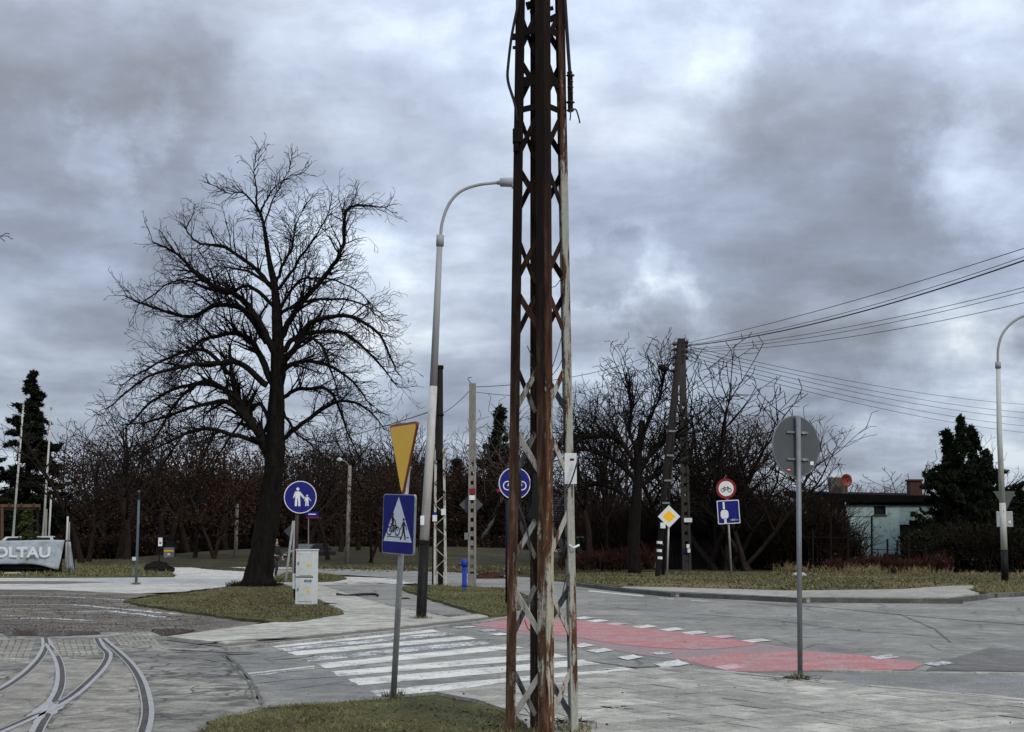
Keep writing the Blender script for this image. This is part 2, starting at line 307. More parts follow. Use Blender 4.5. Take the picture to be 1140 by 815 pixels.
# ------------------------------------------------------------------ object helpers
def tag(o, label=None, cat=None, group=None, kind=None):
    if label: o['label'] = label
    if cat: o['category'] = cat
    if group: o['group'] = group
    if kind: o['kind'] = kind
    return o
def thing(name, label, cat, loc=(0, 0, 0), rotz=0, group=None):
    o = bpy.data.objects.new(name, None); COL.objects.link(o); o.location = loc; o.rotation_euler = (0, 0, rotz); o.empty_display_size = .2
    return tag(o, label, cat, group)
class MB:
    def __init__(s): s.v = []; s.f = []; s.mi = []; s.cur = 0
    def add(s, vs, fs):
        k = len(s.v); s.v += [tuple(v) for v in vs]; s.f += [tuple(i+k for i in f) for f in fs]; s.mi += [s.cur]*len(fs); return s
    def box(s, c, d, rot=None):
        hx, hy, hz = d[0]/2, d[1]/2, d[2]/2
        vs = [Vector((x, y, z)) for z in (-hz, hz) for y in (-hy, hy) for x in (-hx, hx)]
        if rot: m = Matrix.Rotation(rot[0], 3, 'Z') @ Matrix.Rotation(rot[1], 3, 'Y') if len(rot) == 2 else None; vs = [m @ v for v in vs]
        c = Vector(c); return s.add([v+c for v in vs], [(0, 2, 3, 1), (4, 5, 7, 6), (0, 1, 5, 4), (2, 6, 7, 3), (0, 4, 6, 2), (1, 3, 7, 5)])
    def bar(s, a, b, w, t, up=(0, 0, 1)):      # rectangular bar from a to b
        a, b = Vector(a), Vector(b); d = (b-a).normalized(); u = Vector(up)
        if abs(d.dot(u)) > .95: u = Vector((0, 1, 0))
        x = d.cross(u).normalized(); y = x.cross(d).normalized()
        vs = [p+x*(i*w/2)+y*(j*t/2) for p in (a, b) for i, j in ((-1, -1), (1, -1), (1, 1), (-1, 1))]
        return s.add(vs, [(3, 2, 1, 0), (4, 5, 6, 7)]+[(i, (i+1) % 4, 4+(i+1) % 4, 4+i) for i in range(4)])
    def tube(s, pts, r, n=10, cap=True):
        pts = [Vector(p) for p in pts]; rs = r if isinstance(r, (list, tuple)) else [r]*len(pts)
        vs = []; prev = None
        for i, p in enumerate(pts):
            d = (pts[min(i+1, len(pts)-1)]-pts[max(i-1, 0)]).normalized()
            if prev is None: x = d.orthogonal().normalized()
            else: x = (prev-d*prev.dot(d)).normalized()
            prev = x; y = d.cross(x)
            vs += [p+(x*math.cos(2*math.pi*k/n)+y*math.sin(2*math.pi*k/n))*rs[i] for k in range(n)]
        fs = [(i*n+k, i*n+(k+1) % n, (i+1)*n+(k+1) % n, (i+1)*n+k) for i in range(len(pts)-1) for k in range(n)]
        if cap: fs += [tuple(range(n))[::-1], tuple((len(pts)-1)*n+k for k in range(n))]
        return s.add(vs, fs)
    def prism(s, poly, y0, y1):                # polygon in the XZ plane given depth in Y
        n = len(poly); vs = [(x, y0, z) for x, z in poly]+[(x, y1, z) for x, z in poly]
        tr = tessellate_polygon([[Vector((x, z, 0)) for x, z in poly]])
        a = sum(poly[i][0]*poly[(i+1) % n][1]-poly[(i+1) % n][0]*poly[i][1] for i in range(n))
        fr = []; bk = []
        for t in tr:
            ta = (poly[t[1]][0]-poly[t[0]][0])*(poly[t[2]][1]-poly[t[0]][1])-(poly[t[2]][0]-poly[t[0]][0])*(poly[t[1]][1]-poly[t[0]][1])
            t = t if ta > 0 else t[::-1]
            fr.append(tuple(t)); bk.append(tuple(n+i for i in t[::-1]))
        sd = [(i, n+i, n+(i+1) % n, (i+1) % n) if a > 0 else ((i+1) % n, n+(i+1) % n, n+i, i) for i in range(n)]
        return s.add(vs, fr+bk+sd)
    def flat(s, pts, z0, z1=None):             # polygon in the XY plane, optional thickness downwards to z1
        n = len(pts); tr = tessellate_polygon([[Vector((p[0], p[1], 0)) for p in pts]])
        vs = [(p[0], p[1], z0) for p in pts]; fs = []
        for t in tr:
            ta = (pts[t[1]][0]-pts[t[0]][0])*(pts[t[2]][1]-pts[t[0]][1])-(pts[t[2]][0]-pts[t[0]][0])*(pts[t[1]][1]-pts[t[0]][1])
            fs.append(tuple(t) if ta > 0 else tuple(t[::-1]))
        if z1 is not None:
            vs += [(p[0], p[1], z1) for p in pts]
            a = sum(pts[i][0]*pts[(i+1) % n][1]-pts[(i+1) % n][0]*pts[i][1] for i in range(n))
            fs += [((i, i+n, (i+1) % n+n, (i+1) % n) if a > 0 else ((i+1) % n, (i+1) % n+n, i+n, i)) for i in range(n)]
        return s.add(vs, fs)
    def mesh(s, name, mats, smooth=False):
        me = bpy.data.meshes.new(name); me.from_pydata(s.v, [], s.f)
        for m in (mats if isinstance(mats, (list, tuple)) else [mats]): me.materials.append(MT[m] if isinstance(m, str) else m)
        if any(s.mi): me.polygons.foreach_set('material_index', s.mi)
        if smooth: me.polygons.foreach_set('use_smooth', [True]*len(me.polygons)); 
        me.update(); return me
    def obj(s, name, mats, parent=None, smooth=False, loc=None, rot=None, bevel=0):
        o = bpy.data.objects.new(name, s.mesh(name, mats, smooth)); COL.objects.link(o)
        if parent: o.parent = parent
        if loc is not None: o.location = loc
        if rot is not None: o.rotation_euler = rot
        if bevel: b = o.modifiers.new('bevel', 'BEVEL'); b.width = bevel; b.segments = 2
        return o
def inst(me, name, parent=None, loc=(0, 0, 0), rot=(0, 0, 0), sc=None):
    o = bpy.data.objects.new(name, me); COL.objects.link(o); o.parent = parent; o.location = loc; o.rotation_euler = rot
    if sc: o.scale = sc
    return o
def fastmesh(name, V, Fc, mats, mi=None):      # V (n,3), Fc (m,k)
    me = bpy.data.meshes.new(name); k = Fc.shape[1]; m = len(Fc)
    me.vertices.add(len(V)); me.vertices.foreach_set('co', np.ascontiguousarray(V, dtype=np.float32).ravel())
    me.loops.add(m*k); me.loops.foreach_set('vertex_index', np.ascontiguousarray(Fc, dtype=np.int32).ravel())
    me.polygons.add(m); me.polygons.foreach_set('loop_start', np.arange(0, m*k, k, dtype=np.int32))
    try: me.polygons.foreach_set('loop_total', np.full(m, k, dtype=np.int32))
    except Exception: pass
    for x in (mats if isinstance(mats, (list, tuple)) else [mats]): me.materials.append(MT[x])
    if mi is not None: me.polygons.foreach_set('material_index', np.asarray(mi, dtype=np.int32))
    me.update(calc_edges=True); return me
def frusta(segs, n=3):
    A = np.array(segs, dtype=float).reshape(-1, 8); p0, p1, r0, r1 = A[:, :3], A[:, 3:6], A[:, 6:7], A[:, 7:8]
    d = p1-p0; ln = np.linalg.norm(d, axis=1, keepdims=True)+1e-9; d = d/ln
    ref = np.where(np.abs(d[:, 2:3]) > .8, np.array([[1., 0, 0]]), np.array([[0, 0, 1.]]))
    x = np.cross(d, ref); x /= np.linalg.norm(x, axis=1, keepdims=True)+1e-9; y = np.cross(d, x)
    p1 = p1+d*r1*.4
    V = np.zeros((len(A), 2, n, 3))
    for k in range(n):
        c, s_ = math.cos(2*math.pi*k/n), math.sin(2*math.pi*k/n); o = x*c+y*s_
        V[:, 0, k] = p0+o*r0; V[:, 1, k] = p1+o*r1
    b = np.arange(len(A))[:, None]*2*n
    Fc = np.concatenate([np.concatenate([b+k, b+(k+1) % n, b+n+(k+1) % n, b+n+k], axis=1) for k in range(n)], axis=0)
    return V.reshape(-1, 3), Fc
def merge(parts):
    Vs = []; Fs = []; Ms = []; k = 0
    for V, Fc, m in parts:
        if len(V) == 0: continue
        Vs.append(V); Fs.append(Fc+k); Ms.append(np.full(len(Fc), m)); k += len(V)
    return np.concatenate(Vs), np.concatenate(Fs), np.concatenate(Ms)
def quads(P, size, flat=False, aspect=.6):     # small randomly turned leaf quads at points P
    n = len(P); u = NR.normal(size=(n, 3)); 
    if flat: u[:, 2] *= .15
    u /= np.linalg.norm(u, axis=1, keepdims=True); w = NR.normal(size=(n, 3))
    if flat: w[:, 2] *= .15
    w -= u*(u*w).sum(1, keepdims=True); w /= np.linalg.norm(w, axis=1, keepdims=True)
    s = size*(.5+NR.random((n, 1))); u = u*s; w = w*s*aspect
    V = np.stack([P-u, P-w*.9, P+u, P+w], axis=1).reshape(-1, 3)
    return V, np.arange(n*4).reshape(-1, 4)
# ------------------------------------------------------------------ ground
def wpoly(px, z=0): return [G(u, v, z) for u, v in px]
def roughen(pts, jit, step=.5, seed=1):
    rr = random.Random(seed); out = []
    for i, p in enumerate(pts):
        q = pts[(i+1) % len(pts)]; n = max(1, min(40, int((q-p).length/step)))
        nm = Vector((-(q-p).y, (q-p).x, 0)); nm = nm.normalized() if nm.length > 0 else nm
        for k in range(n): out.append(p.lerp(q, k/n)+(nm*rr.uniform(-jit, jit) if jit and k else Vector()))
    return out
def sheet(name, px, z, m, jit=0, thick=None, step=.5, kind='structure', parent=None):
    pts = roughen(wpoly(px, z), jit, step, len(px)) if jit else wpoly(px, z)
    mb = MB(); mb.flat(pts, z, None if thick is None else z-thick)
    o = mb.obj(name, m, parent)
    if kind and not parent: o['kind'] = kind
    return o
MB().flat([(-900, -120), (900, -120), (900, 1600), (-900, 1600)], -.035).obj('ground', 'terrain')['kind'] = 'structure'
ROAD = [(287,790),(420,779),(485,773.5),(560,763),(640,754),(700,747),(740,744),(810,748.5),(890,757),(1140,780),(1320,797),(1500,740),(1400,652),(1140,657),(1100,661),(1060,666),(880,665),(740,658.5),(690,654),(650,649),(600,644),(560,640.5),(500,637),(430,634.5),(380,633.5),(300,632),(270,634),(300,640),(385,640),(430,643),(470,651),(570,656),(588,663),(588,672),(570,685),(530,692),(450,701),(350,711),(250,721),(250,730),(268,745),(285,765),(290,780)]
road = sheet('road', ROAD, 0, 'asphalt')
YARD = [(-90,642.5),(100,643),(196,642),(190,636),(183,629.5),(200,630),(232,634),(275,636.5),(300,640),(350,641),(430,643.5),(462,649),(446,651),(352,653),(300,652),(270,651),(200,659),(140,661),(60,657),(-90,656)]
yard = sheet('side_road', YARD, .012, 'light', .12)
MUD = [(-120,655.5),(60,656.5),(140,660.5),(175,661),(138,668.5),(202,680),(260,688.5),(300,692),(250,703),(190,712),(170,706),(120,705),(0,706.5),(-120,708)]
mud = sheet('muddy_lot', MUD, .016, 'mud', .1)
TRAM = [(-130,706),(0,705.5),(120,704),(170,703.5),(190,711),(250,720),(251,730),(268,745),(284,765),(292,790),(240,802),(215,830),(180,900),(-250,900)]
tram = sheet('tram_track_surface', TRAM, .020, 'tram', .04)
PARK = [(350,651),(443,650),(470,655),(480,665),(510,676),(548,690),(500,696),(428,676)]
sheet('asphalt_apron', PARK, .026, 'asphalt', .05)
WALK = [(186,712.5),(250,703),(330,692.5),(384,683),(352,668),(336,656),(303,649),(350,651),(428,676),(500,690),(560,683),(566,686),(530,691),(450,700),(350,710),(250,720)]
walk = sheet('sidewalk', WALK, .036, 'joint', 0, .06)
FARW = [(695,653),(740,653.5),(880,657.5),(1000,656),(1060,652),(1096,651.5),(1076,656),(1090,660),(1058,665.3),(880,664.3),(740,658),(692,654)]
farw = sheet('far_sidewalk', FARW, .1, 'slab2', .03, .12)
DRV = [(-120,647),(60,647),(128,648),(60,650),(-120,650)]
sheet('far_path', [(248,629.3),(300,631),(345,631.6),(345,633.4),(275,633),(248,631)], .02, 'light', .1)
sheet('dark_gutter', DRV, .018, 'mud', .05)
PAVE = [(485,773.5),(560,763),(640,754.5),(700,748),(740,745),(810,749.5),(890,757.5),(1140,780.5),(1330,799),(1500,900),(600,900),(592,818),(570,795),(530,782)]
pave = sheet('pavement', PAVE, .012, 'joint', 0, .04)
# paving slabs, clipped to the pavement outline
def clip(poly, cell):
    out = poly
    for i in range(4):
        a, b = cell[i], cell[(i+1) % 4]; inp = out; out = []
        if not inp: return []
        def side(p): return (b[0]-a[0])*(p[1]-a[1])-(b[1]-a[1])*(p[0]-a[0])
        for j in range(len(inp)):
            p, q = inp[j], inp[(j+1) % len(inp)]; sp_, sq = side(p), side(q)
            if sp_ >= 0: out.append(p)
            if (sp_ >= 0) != (sq >= 0): t = sp_/(sp_-sq); out.append((p[0]+(q[0]-p[0])*t, p[1]+(q[1]-p[1])*t))
    return out
def area(p): return abs(sum(p[i][0]*p[(i+1) % len(p)][1]-p[(i+1) % len(p)][0]*p[i][1] for i in range(len(p))))/2
def slabs(px, z, size, ang, name, m, parent, vis, gap=.012, stuff=False, joined=None, rng=5):
    rr = random.Random(rng); W = [(p.x, p.y) for p in wpoly(px, 0)]
    e1 = Vector((math.cos(ang), math.sin(ang))); e2 = Vector((-e1.y, e1.x)); cnt = 0; J = MB()
    us = [e1.x*x+e1.y*y for x, y in W]; vs_ = [e2.x*x+e2.y*y for x, y in W]
    i0, i1, j0, j1 = int(min(us)/size)-1, int(max(us)/size)+1, int(min(vs_)/size)-1, int(max(vs_)/size)+1
    for i in range(i0, i1):
        for j in range(j0, j1):
            off = size*.5 if i % 2 and not stuff else 0
            c = [(i*size+gap/2, j*size+gap/2+off), ((i+1)*size-gap/2, j*size+gap/2+off), ((i+1)*size-gap/2, (j+1)*size-gap/2+off), (i*size+gap/2, (j+1)*size-gap/2+off)]
            cell = [(e1.x*a+e2.x*b, e1.y*a+e2.y*b) for a, b in c]
            cx = sum(p[0] for p in cell)/4; cy = sum(p[1] for p in cell)/4
            if not vis(cx, cy): continue
            p = clip(W, cell)
            if len(p) < 3 or area(p) < .01: continue
            q = []
            for k in p:
                if not q or (abs(k[0]-q[-1][0])+abs(k[1]-q[-1][1])) > .004: q.append(k)
            if len(q) < 3: continue
            h = z+rr.uniform(-.004, .005); tx, ty = rr.uniform(-.006, .006), rr.uniform(-.006, .006)
            mb = J if stuff else MB(); n = len(q)
            if stuff: mb.flat(q, h, h-.04)
            else:
                mb.flat([(a-cx, b-cy) for a, b in q], 0, -.05)
                o = mb.obj(name, m[rr.randrange(len(m))] if isinstance(m, list) else m, parent, loc=(cx, cy, h), rot=(tx, ty, 0)); cnt += 1
    if stuff: o = J.obj(name, m, parent); o['kind'] = 'stuff'
    return cnt
def invis(x, y, lo=-60, hi=1200):
    if y < 10.5: return False
    u = CX+F*x/(y*cp); return lo < u < hi
slabs(PAVE, .03, .5, R(-58), 'paving_slab', ['slab', 'slab', 'slab2'], pave, lambda x, y: invis(x, y, 470, 1180))
slabs(WALK, .056, .5, R(-35), 'sidewalk_slabs', 'slab2', walk, lambda x, y: invis(x, y), stuff=True)
# kerbs
def along(pts, step):
    out = []; carry = 0
    for a, b in zip(pts[:-1], pts[1:]):
        d = (b-a); n = d.length; t = carry
        while t < n: out.append((a+d*(t/n), math.atan2(d.y, d.x))); t += step
        carry = t-n
    return out
def kerb(px, top, m, parent, ln=1.0, w=.15, h=.2):
    me = MB().box((0, 0, -h/2), (ln-.012, w, h)).mesh('kerb_stone', m)
    rr = random.Random(len(px))
    for p, a in along(wpoly(px, top), ln):
        inst(me, 'kerb_stone', parent, (p.x+math.cos(a)*ln/2, p.y+math.sin(a)*ln/2, top+rr.uniform(-.008, .008)), (0, rr.uniform(-.004, .004), a+rr.uniform(-.012, .012)))
kerb([(640,648.4),(692,654.3),(740,659),(880,665.2),(1056,666.5),(1100,661.5),(1180,656)], .13, 'kerb_dark', farw)
kerb([(250,721),(350,711),(450,701),(530,692),(566,686.5),(586,674)], .045, 'kerb', walk)
kerb([(742,744.5),(812,748.5),(893,756.5),(1140,779.5),(1300,795)], .034, 'slab2', pave, w=.08)
kerb([(905,746),(1180,750)], .012, 'slab2', road, w=.09)
# grass patches
ISL = [(138,668),(190,662.5),(265,652),(303,650.5),(335,657),(351,668),(383,683),(330,691.5),(300,691.5),(262,687.5),(202,679.5),(165,674)]
isl = sheet('tree_lawn', ISL, .075, 'grass', .1, .08)
MID = [(441,653),(475,654),(484,651),(563,655),(584,662),(586,672),(568,683.5),(545,684.5),(505,673.5),(475,664.5)]
mid_ = sheet('traffic_island', MID, .09, 'grass', .06, .1)
SMI = [(303,643),(320,638),(365,639.5),(386,643),(372,645.5),(320,647),(303,647)]
sheet('small_grass_island', SMI, .09, 'grass', .05, .1)
FG = [(292,789),(345,785),(420,779),(485,774.5),(530,783),(570,796),(592,819),(612,900),(150,900),(200,830),(245,800)]
sheet('front_lawn', FG, .045, 'grass', .09, .06, step=.2)
RV = [(1080,656),(1094,652.5),(1140,648),(1230,648),(1230,660),(1140,659.3),(1100,660)]
sheet('right_verge', RV, .1, 'verge', .05, .12)
FV = [(600,642.5),(640,639),(720,637),(900,638),(1060,640),(1200,640),(1200,648),(1094,651),(1060,651.5),(1000,655.5),(880,657),(740,653),(690,652.5),(648,648)]
sheet('far_verge', FV, .09, 'verge', .15, .1, step=1.5)
LV = [(-120,642),(60,642.3),(194,641.5),(189,636),(182,629.5),(176,627),(60,626),(-120,626)]
sheet('banner_lawn', LV, .06, 'grass', .1, .1, step=1.5)
# bank behind the far road
def bank():
    mb = MB(); nx, ny = 60, 10; vs_ = []
    for j in range(ny+1):
        for i in range(nx+1):
            x = -30+i*60/nx; y = 88+j*5; h = 1.3*(1-math.exp(-((j)/5)**1.5))*math.exp(-((x+12)/20)**4)
            vs_.append((x, y, -.05+h+random.uniform(0, .06)*(j > 0)))
    fs = [(j*(nx+1)+i, j*(nx+1)+i+1, (j+1)*(nx+1)+i+1, (j+1)*(nx+1)+i) for j in range(ny) for i in range(nx)]
    mb.add(vs_, fs); mb.obj('grass_bank', 'terrain')['kind'] = 'structure'
bank()
def inpoly_pts(W, n):
    xs = np.array([p[0] for p in W]); ys = np.array([p[1] for p in W])
    P = np.stack([NR.uniform(xs.min(), xs.max(), n*3), NR.uniform(ys.min(), ys.max(), n*3)], 1)
    ins = np.zeros(len(P), bool); j = len(xs)-1
    for i in range(len(xs)):
        c = ((ys[i] > P[:, 1]) != (ys[j] > P[:, 1])) & (P[:, 0] < (xs[j]-xs[i])*(P[:, 1]-ys[i])/(ys[j]-ys[i]+1e-12)+xs[i])
        ins ^= c; j = i
    return P[ins][:n]
def blades(name, px, z, n, h, w, m, sl=.5, clump=None, ratio=.35, dens=None):
    W = [(p.x, p.y) for p in wpoly(px, z)]; P = inpoly_pts(W, n)
    if clump:
        f = np.sin(P[:, 0]*clump)+np.sin(P[:, 1]*clump*.8+1.3)+np.sin((P[:, 0]+P[:, 1])*clump*1.7)*.7+NR.normal(size=len(P))*.8
        P = P[f > -.5]
    k = len(P); cl = .5+.5*np.sin(P[:, 0]*3.1+np.sin(P[:, 1]*2.3)*2)*np.sin(P[:, 1]*2.7+1+np.sin(P[:, 0]*1.7)); hh = h*(.35+NR.random(k)*.9)*(.45+1.1*cl); a = NR.random(k)*6.283; dx = np.cos(a)*w; dy = np.sin(a)*w
    lx = NR.normal(size=k)*sl*hh; ly = NR.normal(size=k)*sl*hh
    zz = np.full(k, z)
    V = np.stack([np.stack([P[:, 0]-dx, P[:, 1]-dy, zz], 1), np.stack([P[:, 0]+dx, P[:, 1]+dy, zz], 1), np.stack([P[:, 0]+lx, P[:, 1]+ly, zz+hh], 1)], 1).reshape(-1, 3)
    mi = (NR.random(k) < ratio).astype(int)
    me = fastmesh(name, V, np.arange(k*3).reshape(-1, 3), ['blade', 'blade_dry'], mi)
    o = bpy.data.objects.new(name, me); COL.objects.link(o); o['kind'] = 'stuff'; return o
blades('grass_blades', FG, .04, 60000, .034, .0035, 'blade', 1.2, 2.6, .42)
blades('grass_blades', [(u, v-2.2) for u, v in FG], .025, 16000, .03, .004, 'blade', 1.4, 4, .5)
blades('grass_blades', ISL, .07, 45000, .045, .009, 'blade', .8, 1.5, .4)
blades('grass_blades', MID, .085, 22000, .05, .012, 'blade', .7, 1.2, .25)
blades('grass_blades', FV, .085, 60000, .075, .02, 'blade', .9, .7, .32)
blades('grass_blades', RV, .095, 9000, .15, .02, 'blade', .7, .7, .75)
blades('grass_blades', LV, .055, 26000, .13, .025, 'blade', .7, .5, .35)
blades('grass_blades', [(-60,627),(176,626.5),(240,630),(330,632),(600,639),(600,625),(-60,623)], -.02, 60000, .14, .03, 'blade', .9, .35, .35)
blades('grass_blades', SMI, .085, 4000, .08, .02, 'blade', .7, None, .3)
def litter(name, px, z, n, size, m='leaf', ell=None):
    W = [(p.x, p.y) for p in wpoly(px, z)]; P = inpoly_pts(W, n); P = np.concatenate([P, np.full((len(P), 1), z)], 1)
    P[:, 2] += NR.random(len(P))*.02
    V, Fc = quads(P, size, True); o = bpy.data.objects.new(name, fastmesh(name, V, Fc, m)); COL.objects.link(o); o['kind'] = 'stuff'
litter('leaf_litter', [(205,672),(265,657),(330,660),(350,675),(380,683),(330,690),(262,686)], .085, 6000, .022)
litter('leaf_litter', ISL, .09, 2500, .022)
litter('leaf_litter', [(430,800),(470,785),(520,786),(575,800),(592,825),(450,840)], .06, 420, .016, 'leaf')
litter('leaf_litter', [(240,805),(292,790),(480,778),(590,815),(400,850)], .06, 800, .014)
litter('leaf_litter', FV, .11, 5000, .05)
litter('gravel', [(-60,690),(100,694),(200,692),(260,697),(185,706),(120,704),(-60,705)], .022, 5000, .014, 'pebble')
litter('gravel', [(-60,660),(120,662),(250,692),(180,703),(-60,704)], .02, 9000, .02, 'pebble')
litter('leaf_litter', PAVE, .04, 90, .014, 'leaf_dark')
litter('leaf_litter', [(300,785),(650,752),(1000,745),(1100,700),(700,665),(560,690)], .006, 120, .016, 'leaf_dark')
litter('leaf_litter', [(-60,628),(600,640),(600,626),(-60,624)], -.01, 9000, .08, 'leaf')
def tufts(spots, h=.10, n=70, rad=.12):  # weed tufts; those at post feet are added to stand in for contact shadow
    V = []; M_ = []
    for (u, v, z, r_) in spots:
        b = G(u, v, z)
        for i in range(n):
            a = random.random()*6.283; q = r_*(.6+random.random()*1.4); x, y = b.x+math.cos(a)*q, b.y+math.sin(a)*q; w = .004+b.y*.00018; hh = h*(.3+random.random()*.9); t_ = random.random()*6.283
            V += [(x-math.cos(t_)*w, y-math.sin(t_)*w, z), (x+math.cos(t_)*w, y+math.sin(t_)*w, z), (x+random.gauss(0, .4)*hh, y+random.gauss(0, .4)*hh, z+hh)]; M_.append(random.random() < .55)
    k = len(V)//3; o = bpy.data.objects.new('weed_tufts', fastmesh('weed_tufts', np.array(V), np.arange(k*3).reshape(-1, 3), ['blade', 'blade_dry'], np.array(M_, dtype=int))); COL.objects.link(o); o['kind'] = 'stuff'
tufts([(438,776,.05,.06),(468.5,689,.05,.13),(329,669,.08,.08),(341,675.5,.08,.28),(891,756.5,.03,.05),(742.5,645,.09,.07),(814,641.5,.09,.07),(765,637,.09,.4),(732.5,643,.09,.2),(1119,648.5,.1,.2),(525.5,653.5,.09,.2),(489,653,.09,.3),(151.5,650.5,.02,.1),(517,656.5,.09,.14),(564.5,675,.09,.06),
       (564,826,.03,.08),(604,828,.03,.10),(644,824,.03,.08),(622,815,.03,.12),(585,815,.03,.15),(640,812,.03,.1)])
# ------------------------------------------------------------------ road markings
def mark(name, px, m, z=.004, parent=road, label=None):
    pts = roughen(wpoly(px, z), .018, .15, int(px[0][0])); mb = MB(); mb.flat(pts, z); o = mb.obj(name, m, parent)
    if label: o['label'] = label
    return o
ZB = [((296.6,718),(308,721),(490,703),(480,700)),((308,722),(317,725),(509,706),(497,703.5)),((319.5,726),(330,730),(532,711),(516,708)),((334,732.5),(343,736.5),(548,716.5),(530,713.5)),
      ((351,739),(363,744),(584,721),(565,717.5)),((368.5,747.5),(378,753),(634,731),(612,726.5)),((387.5,756),(399,763),(669,739),(650,734)),((412,769),(422,775.5),(716,748),(695,742.4))]
for i, q in enumerate(ZB): mark('crossing_stripe', q, 'white_worn' if i in (1, 3) else 'white')
mark('lane_surface', [(512,696),(530,690.5),(568,686.5),(650,690.5),(705,697),(775,706.5),(846,716),(900,724),(972,730),(1033,739),(1014,746.5),(900,747.5),(812,749),(757,735),(700,727),(640,716),(570,705)], 'red_faint')
mark('red_lane_paint', [(518,695),(530,691),(566,687.5),(650,691),(704,697.5),(775,707),(844,716.2),(841,718),(800,722),(775,723),(730,721),(688,717),(644,709.5),(570,701)], 'red', .008)
mark('red_lane_paint', [(755,732.5),(800,728.5),(850,726.5),(892,725.5),(971,730.5),(1030,739),(1013,745.5),(900,746.5),(812,747.5),(790,742)], 'red', .008)
def dash(u, v, w, h, m='white', sh=8):
    mark('lane_dash', [(u-w/2-sh/2, v), (u-w/2+sh, v+h/2), (u+w/2+sh/2, v), (u+w/2-sh, v-h/2)], m, .0105)
for u, v, w, h, m in [(649,688,20,3.4,'white'),(665,691,19,3.2,'white'),(686,694.5,18,3,'pink'),(718,697.3,22,4,'white'),(748,700.6,24,4,'white'),(774,704.3,22,4.4,'white'),(806,708.6,22,4,'pink'),(842,713,26,4.6,'white'),
                      (985,731.3,26,6,'white_worn'),(1046,738.5,28,6,'white_worn'),(648,718.3,20,5,'white'),(668,724,24,5.4,'white'),(702,731.6,22,6,'white'),(736,727,20,4,'white_worn'),(747,739,32,10,'white'),(812,742.5,26,7,'pink'),
                      (517,698,22,3,'white_worn'),(543,701.7,20,3,'white_worn'),(556,706,18,3.4,'white'),(600,700,16,3,'white_worn')]:
    dash(u, v, w, h, m)
mark('lane_line', [(656,657.3),(716,663),(717,664.2),(655,658.3)], 'white')
mark('lane_line', [(734,665.3),(750,666.2),(750,667.2),(733,666.3)], 'white_worn')
mark('lane_line', [(770,668),(788,669),(788,670),(769,669)], 'white_worn')
mark('lane_line', [(1058,665.2),(1145,660.2),(1145,661.5),(1062,666.6)], 'white')
mark('lane_line', [(1062,668),(1145,664.2),(1145,665),(1066,669)], 'white_worn')
mark('lane_line', [(272,749.6),(350,741),(350,742.2),(273,751.2)], 'white')
mark('lane_line', [(276,752.2),(350,743.2),(350,744.2),(278,753.4)], 'white_worn')
mark('dark_patch', [(1049,736),(1101,721),(1180,729),(1180,748),(1031,746)], 'asphalt_dark')
mark('rough_strip', [(893,749),(1180,753),(1320,760),(1320,796),(1140,779),(895,757)], 'asphalt_rough')
mark('asphalt_patch', [(700,676),(760,681),(790,690),(730,686)], 'asphalt_rough', .003)
mark('asphalt_patch', [(900,700),(990,706),(980,716),(880,708)], 'asphalt_rough', .003)
mark('asphalt_patch', [(300,757),(380,748),(400,757),(310,769)], 'asphalt_rough', .003)
def crackline(px, w, m='joint', z=.006, parent=road):
    rr = random.Random(3); P = [p for p, a in along(wpoly(px, z), .25)]
    if len(P) < 3: return
    l = []; r = []
    for i, p in enumerate(P):
        d = (P[min(i+1, len(P)-1)]-P[max(0, i-1)]).normalized(); nn = Vector((-d.y, d.x, 0)); w2 = w*rr.uniform(.25, 1.0)*(0.2 if i in (0, len(P)-1) else 1); j = nn*rr.uniform(-w, w)*.4
        l.append(p+nn*w2+j); r.append(p-nn*w2+j)
    mb = MB()
    mb.add([tuple(p) for p in l+r], [(i+1, i, len(l)+i, len(l)+i+1) for i in range(len(l)-1)]); mb.obj('asphalt_crack', m, parent)
crackline([(880,673),(950,679),(1010,685),(1080,691),(1180,698)], .07)
crackline([(740,662),(800,668),(900,676)], .05)
crackline([(1031,745.5),(1180,748)], .09)
crackline([(250,727),(268,743),(285,765),(291,785)], .03, z=.024, parent=tram)
crackline([(246,728),(262,744),(279,763),(283,785)], .018, z=.024, parent=tram)
crackline([(279,763),(272,772),(281,780)], .02, z=.024, parent=tram)
crackline([(186,723),(230,725),(262,727),(300,725)], .10, 'rubber', .024, tram)
for q_ in ([(-30,735),(25,736),(60,737)], [(72,731),(118,730)], [(72,764),(95,765),(155,767)], [(125,741),(155,738)], [(175,735),(215,732),(250,738)]): crackline(q_, .02, 'joint', .0245, tram)
crackline([(283,789),(300,788),(335,786.5),(350,786)], .07, 'rubber', .05)
crackline([(205,716),(260,713),(350,708)], .12, z=.062, parent=walk)
crackline([(370,649.5),(400,648.8),(440,649.5)], .25, 'leaf_dark', .03)
crackline([(650,735),(700,742),(760,750),(810,749.5)], .07)
crackline([(650,672),(700,678),(780,684),(860,690),(960,703),(1100,712)], .03)
crackline([(1000,683),(1040,700),(1060,716)], .03)
crackline([(300,735),(345,731),(352,727)], .05)
crackline([(270,762),(330,756),(400,752)], .03)
crackline([(640,748),(700,743),(760,741)], .06)
mark('puddle', [(0,703),(40,701.5),(110,703),(112,706),(60,708),(8,707)], 'puddle', .028, mud)
mark('puddle', [(168,700.5),(200,699.5),(218,701.5),(200,706),(180,707.5),(172,704)], 'puddle', .028, mud)
crackline([(-40,697),(60,692),(160,696),(240,694)], .25, 'asphalt_dark', .022, mud)
crackline([(70,668),(110,672),(150,676)], .2, 'asphalt_dark', .022, mud)
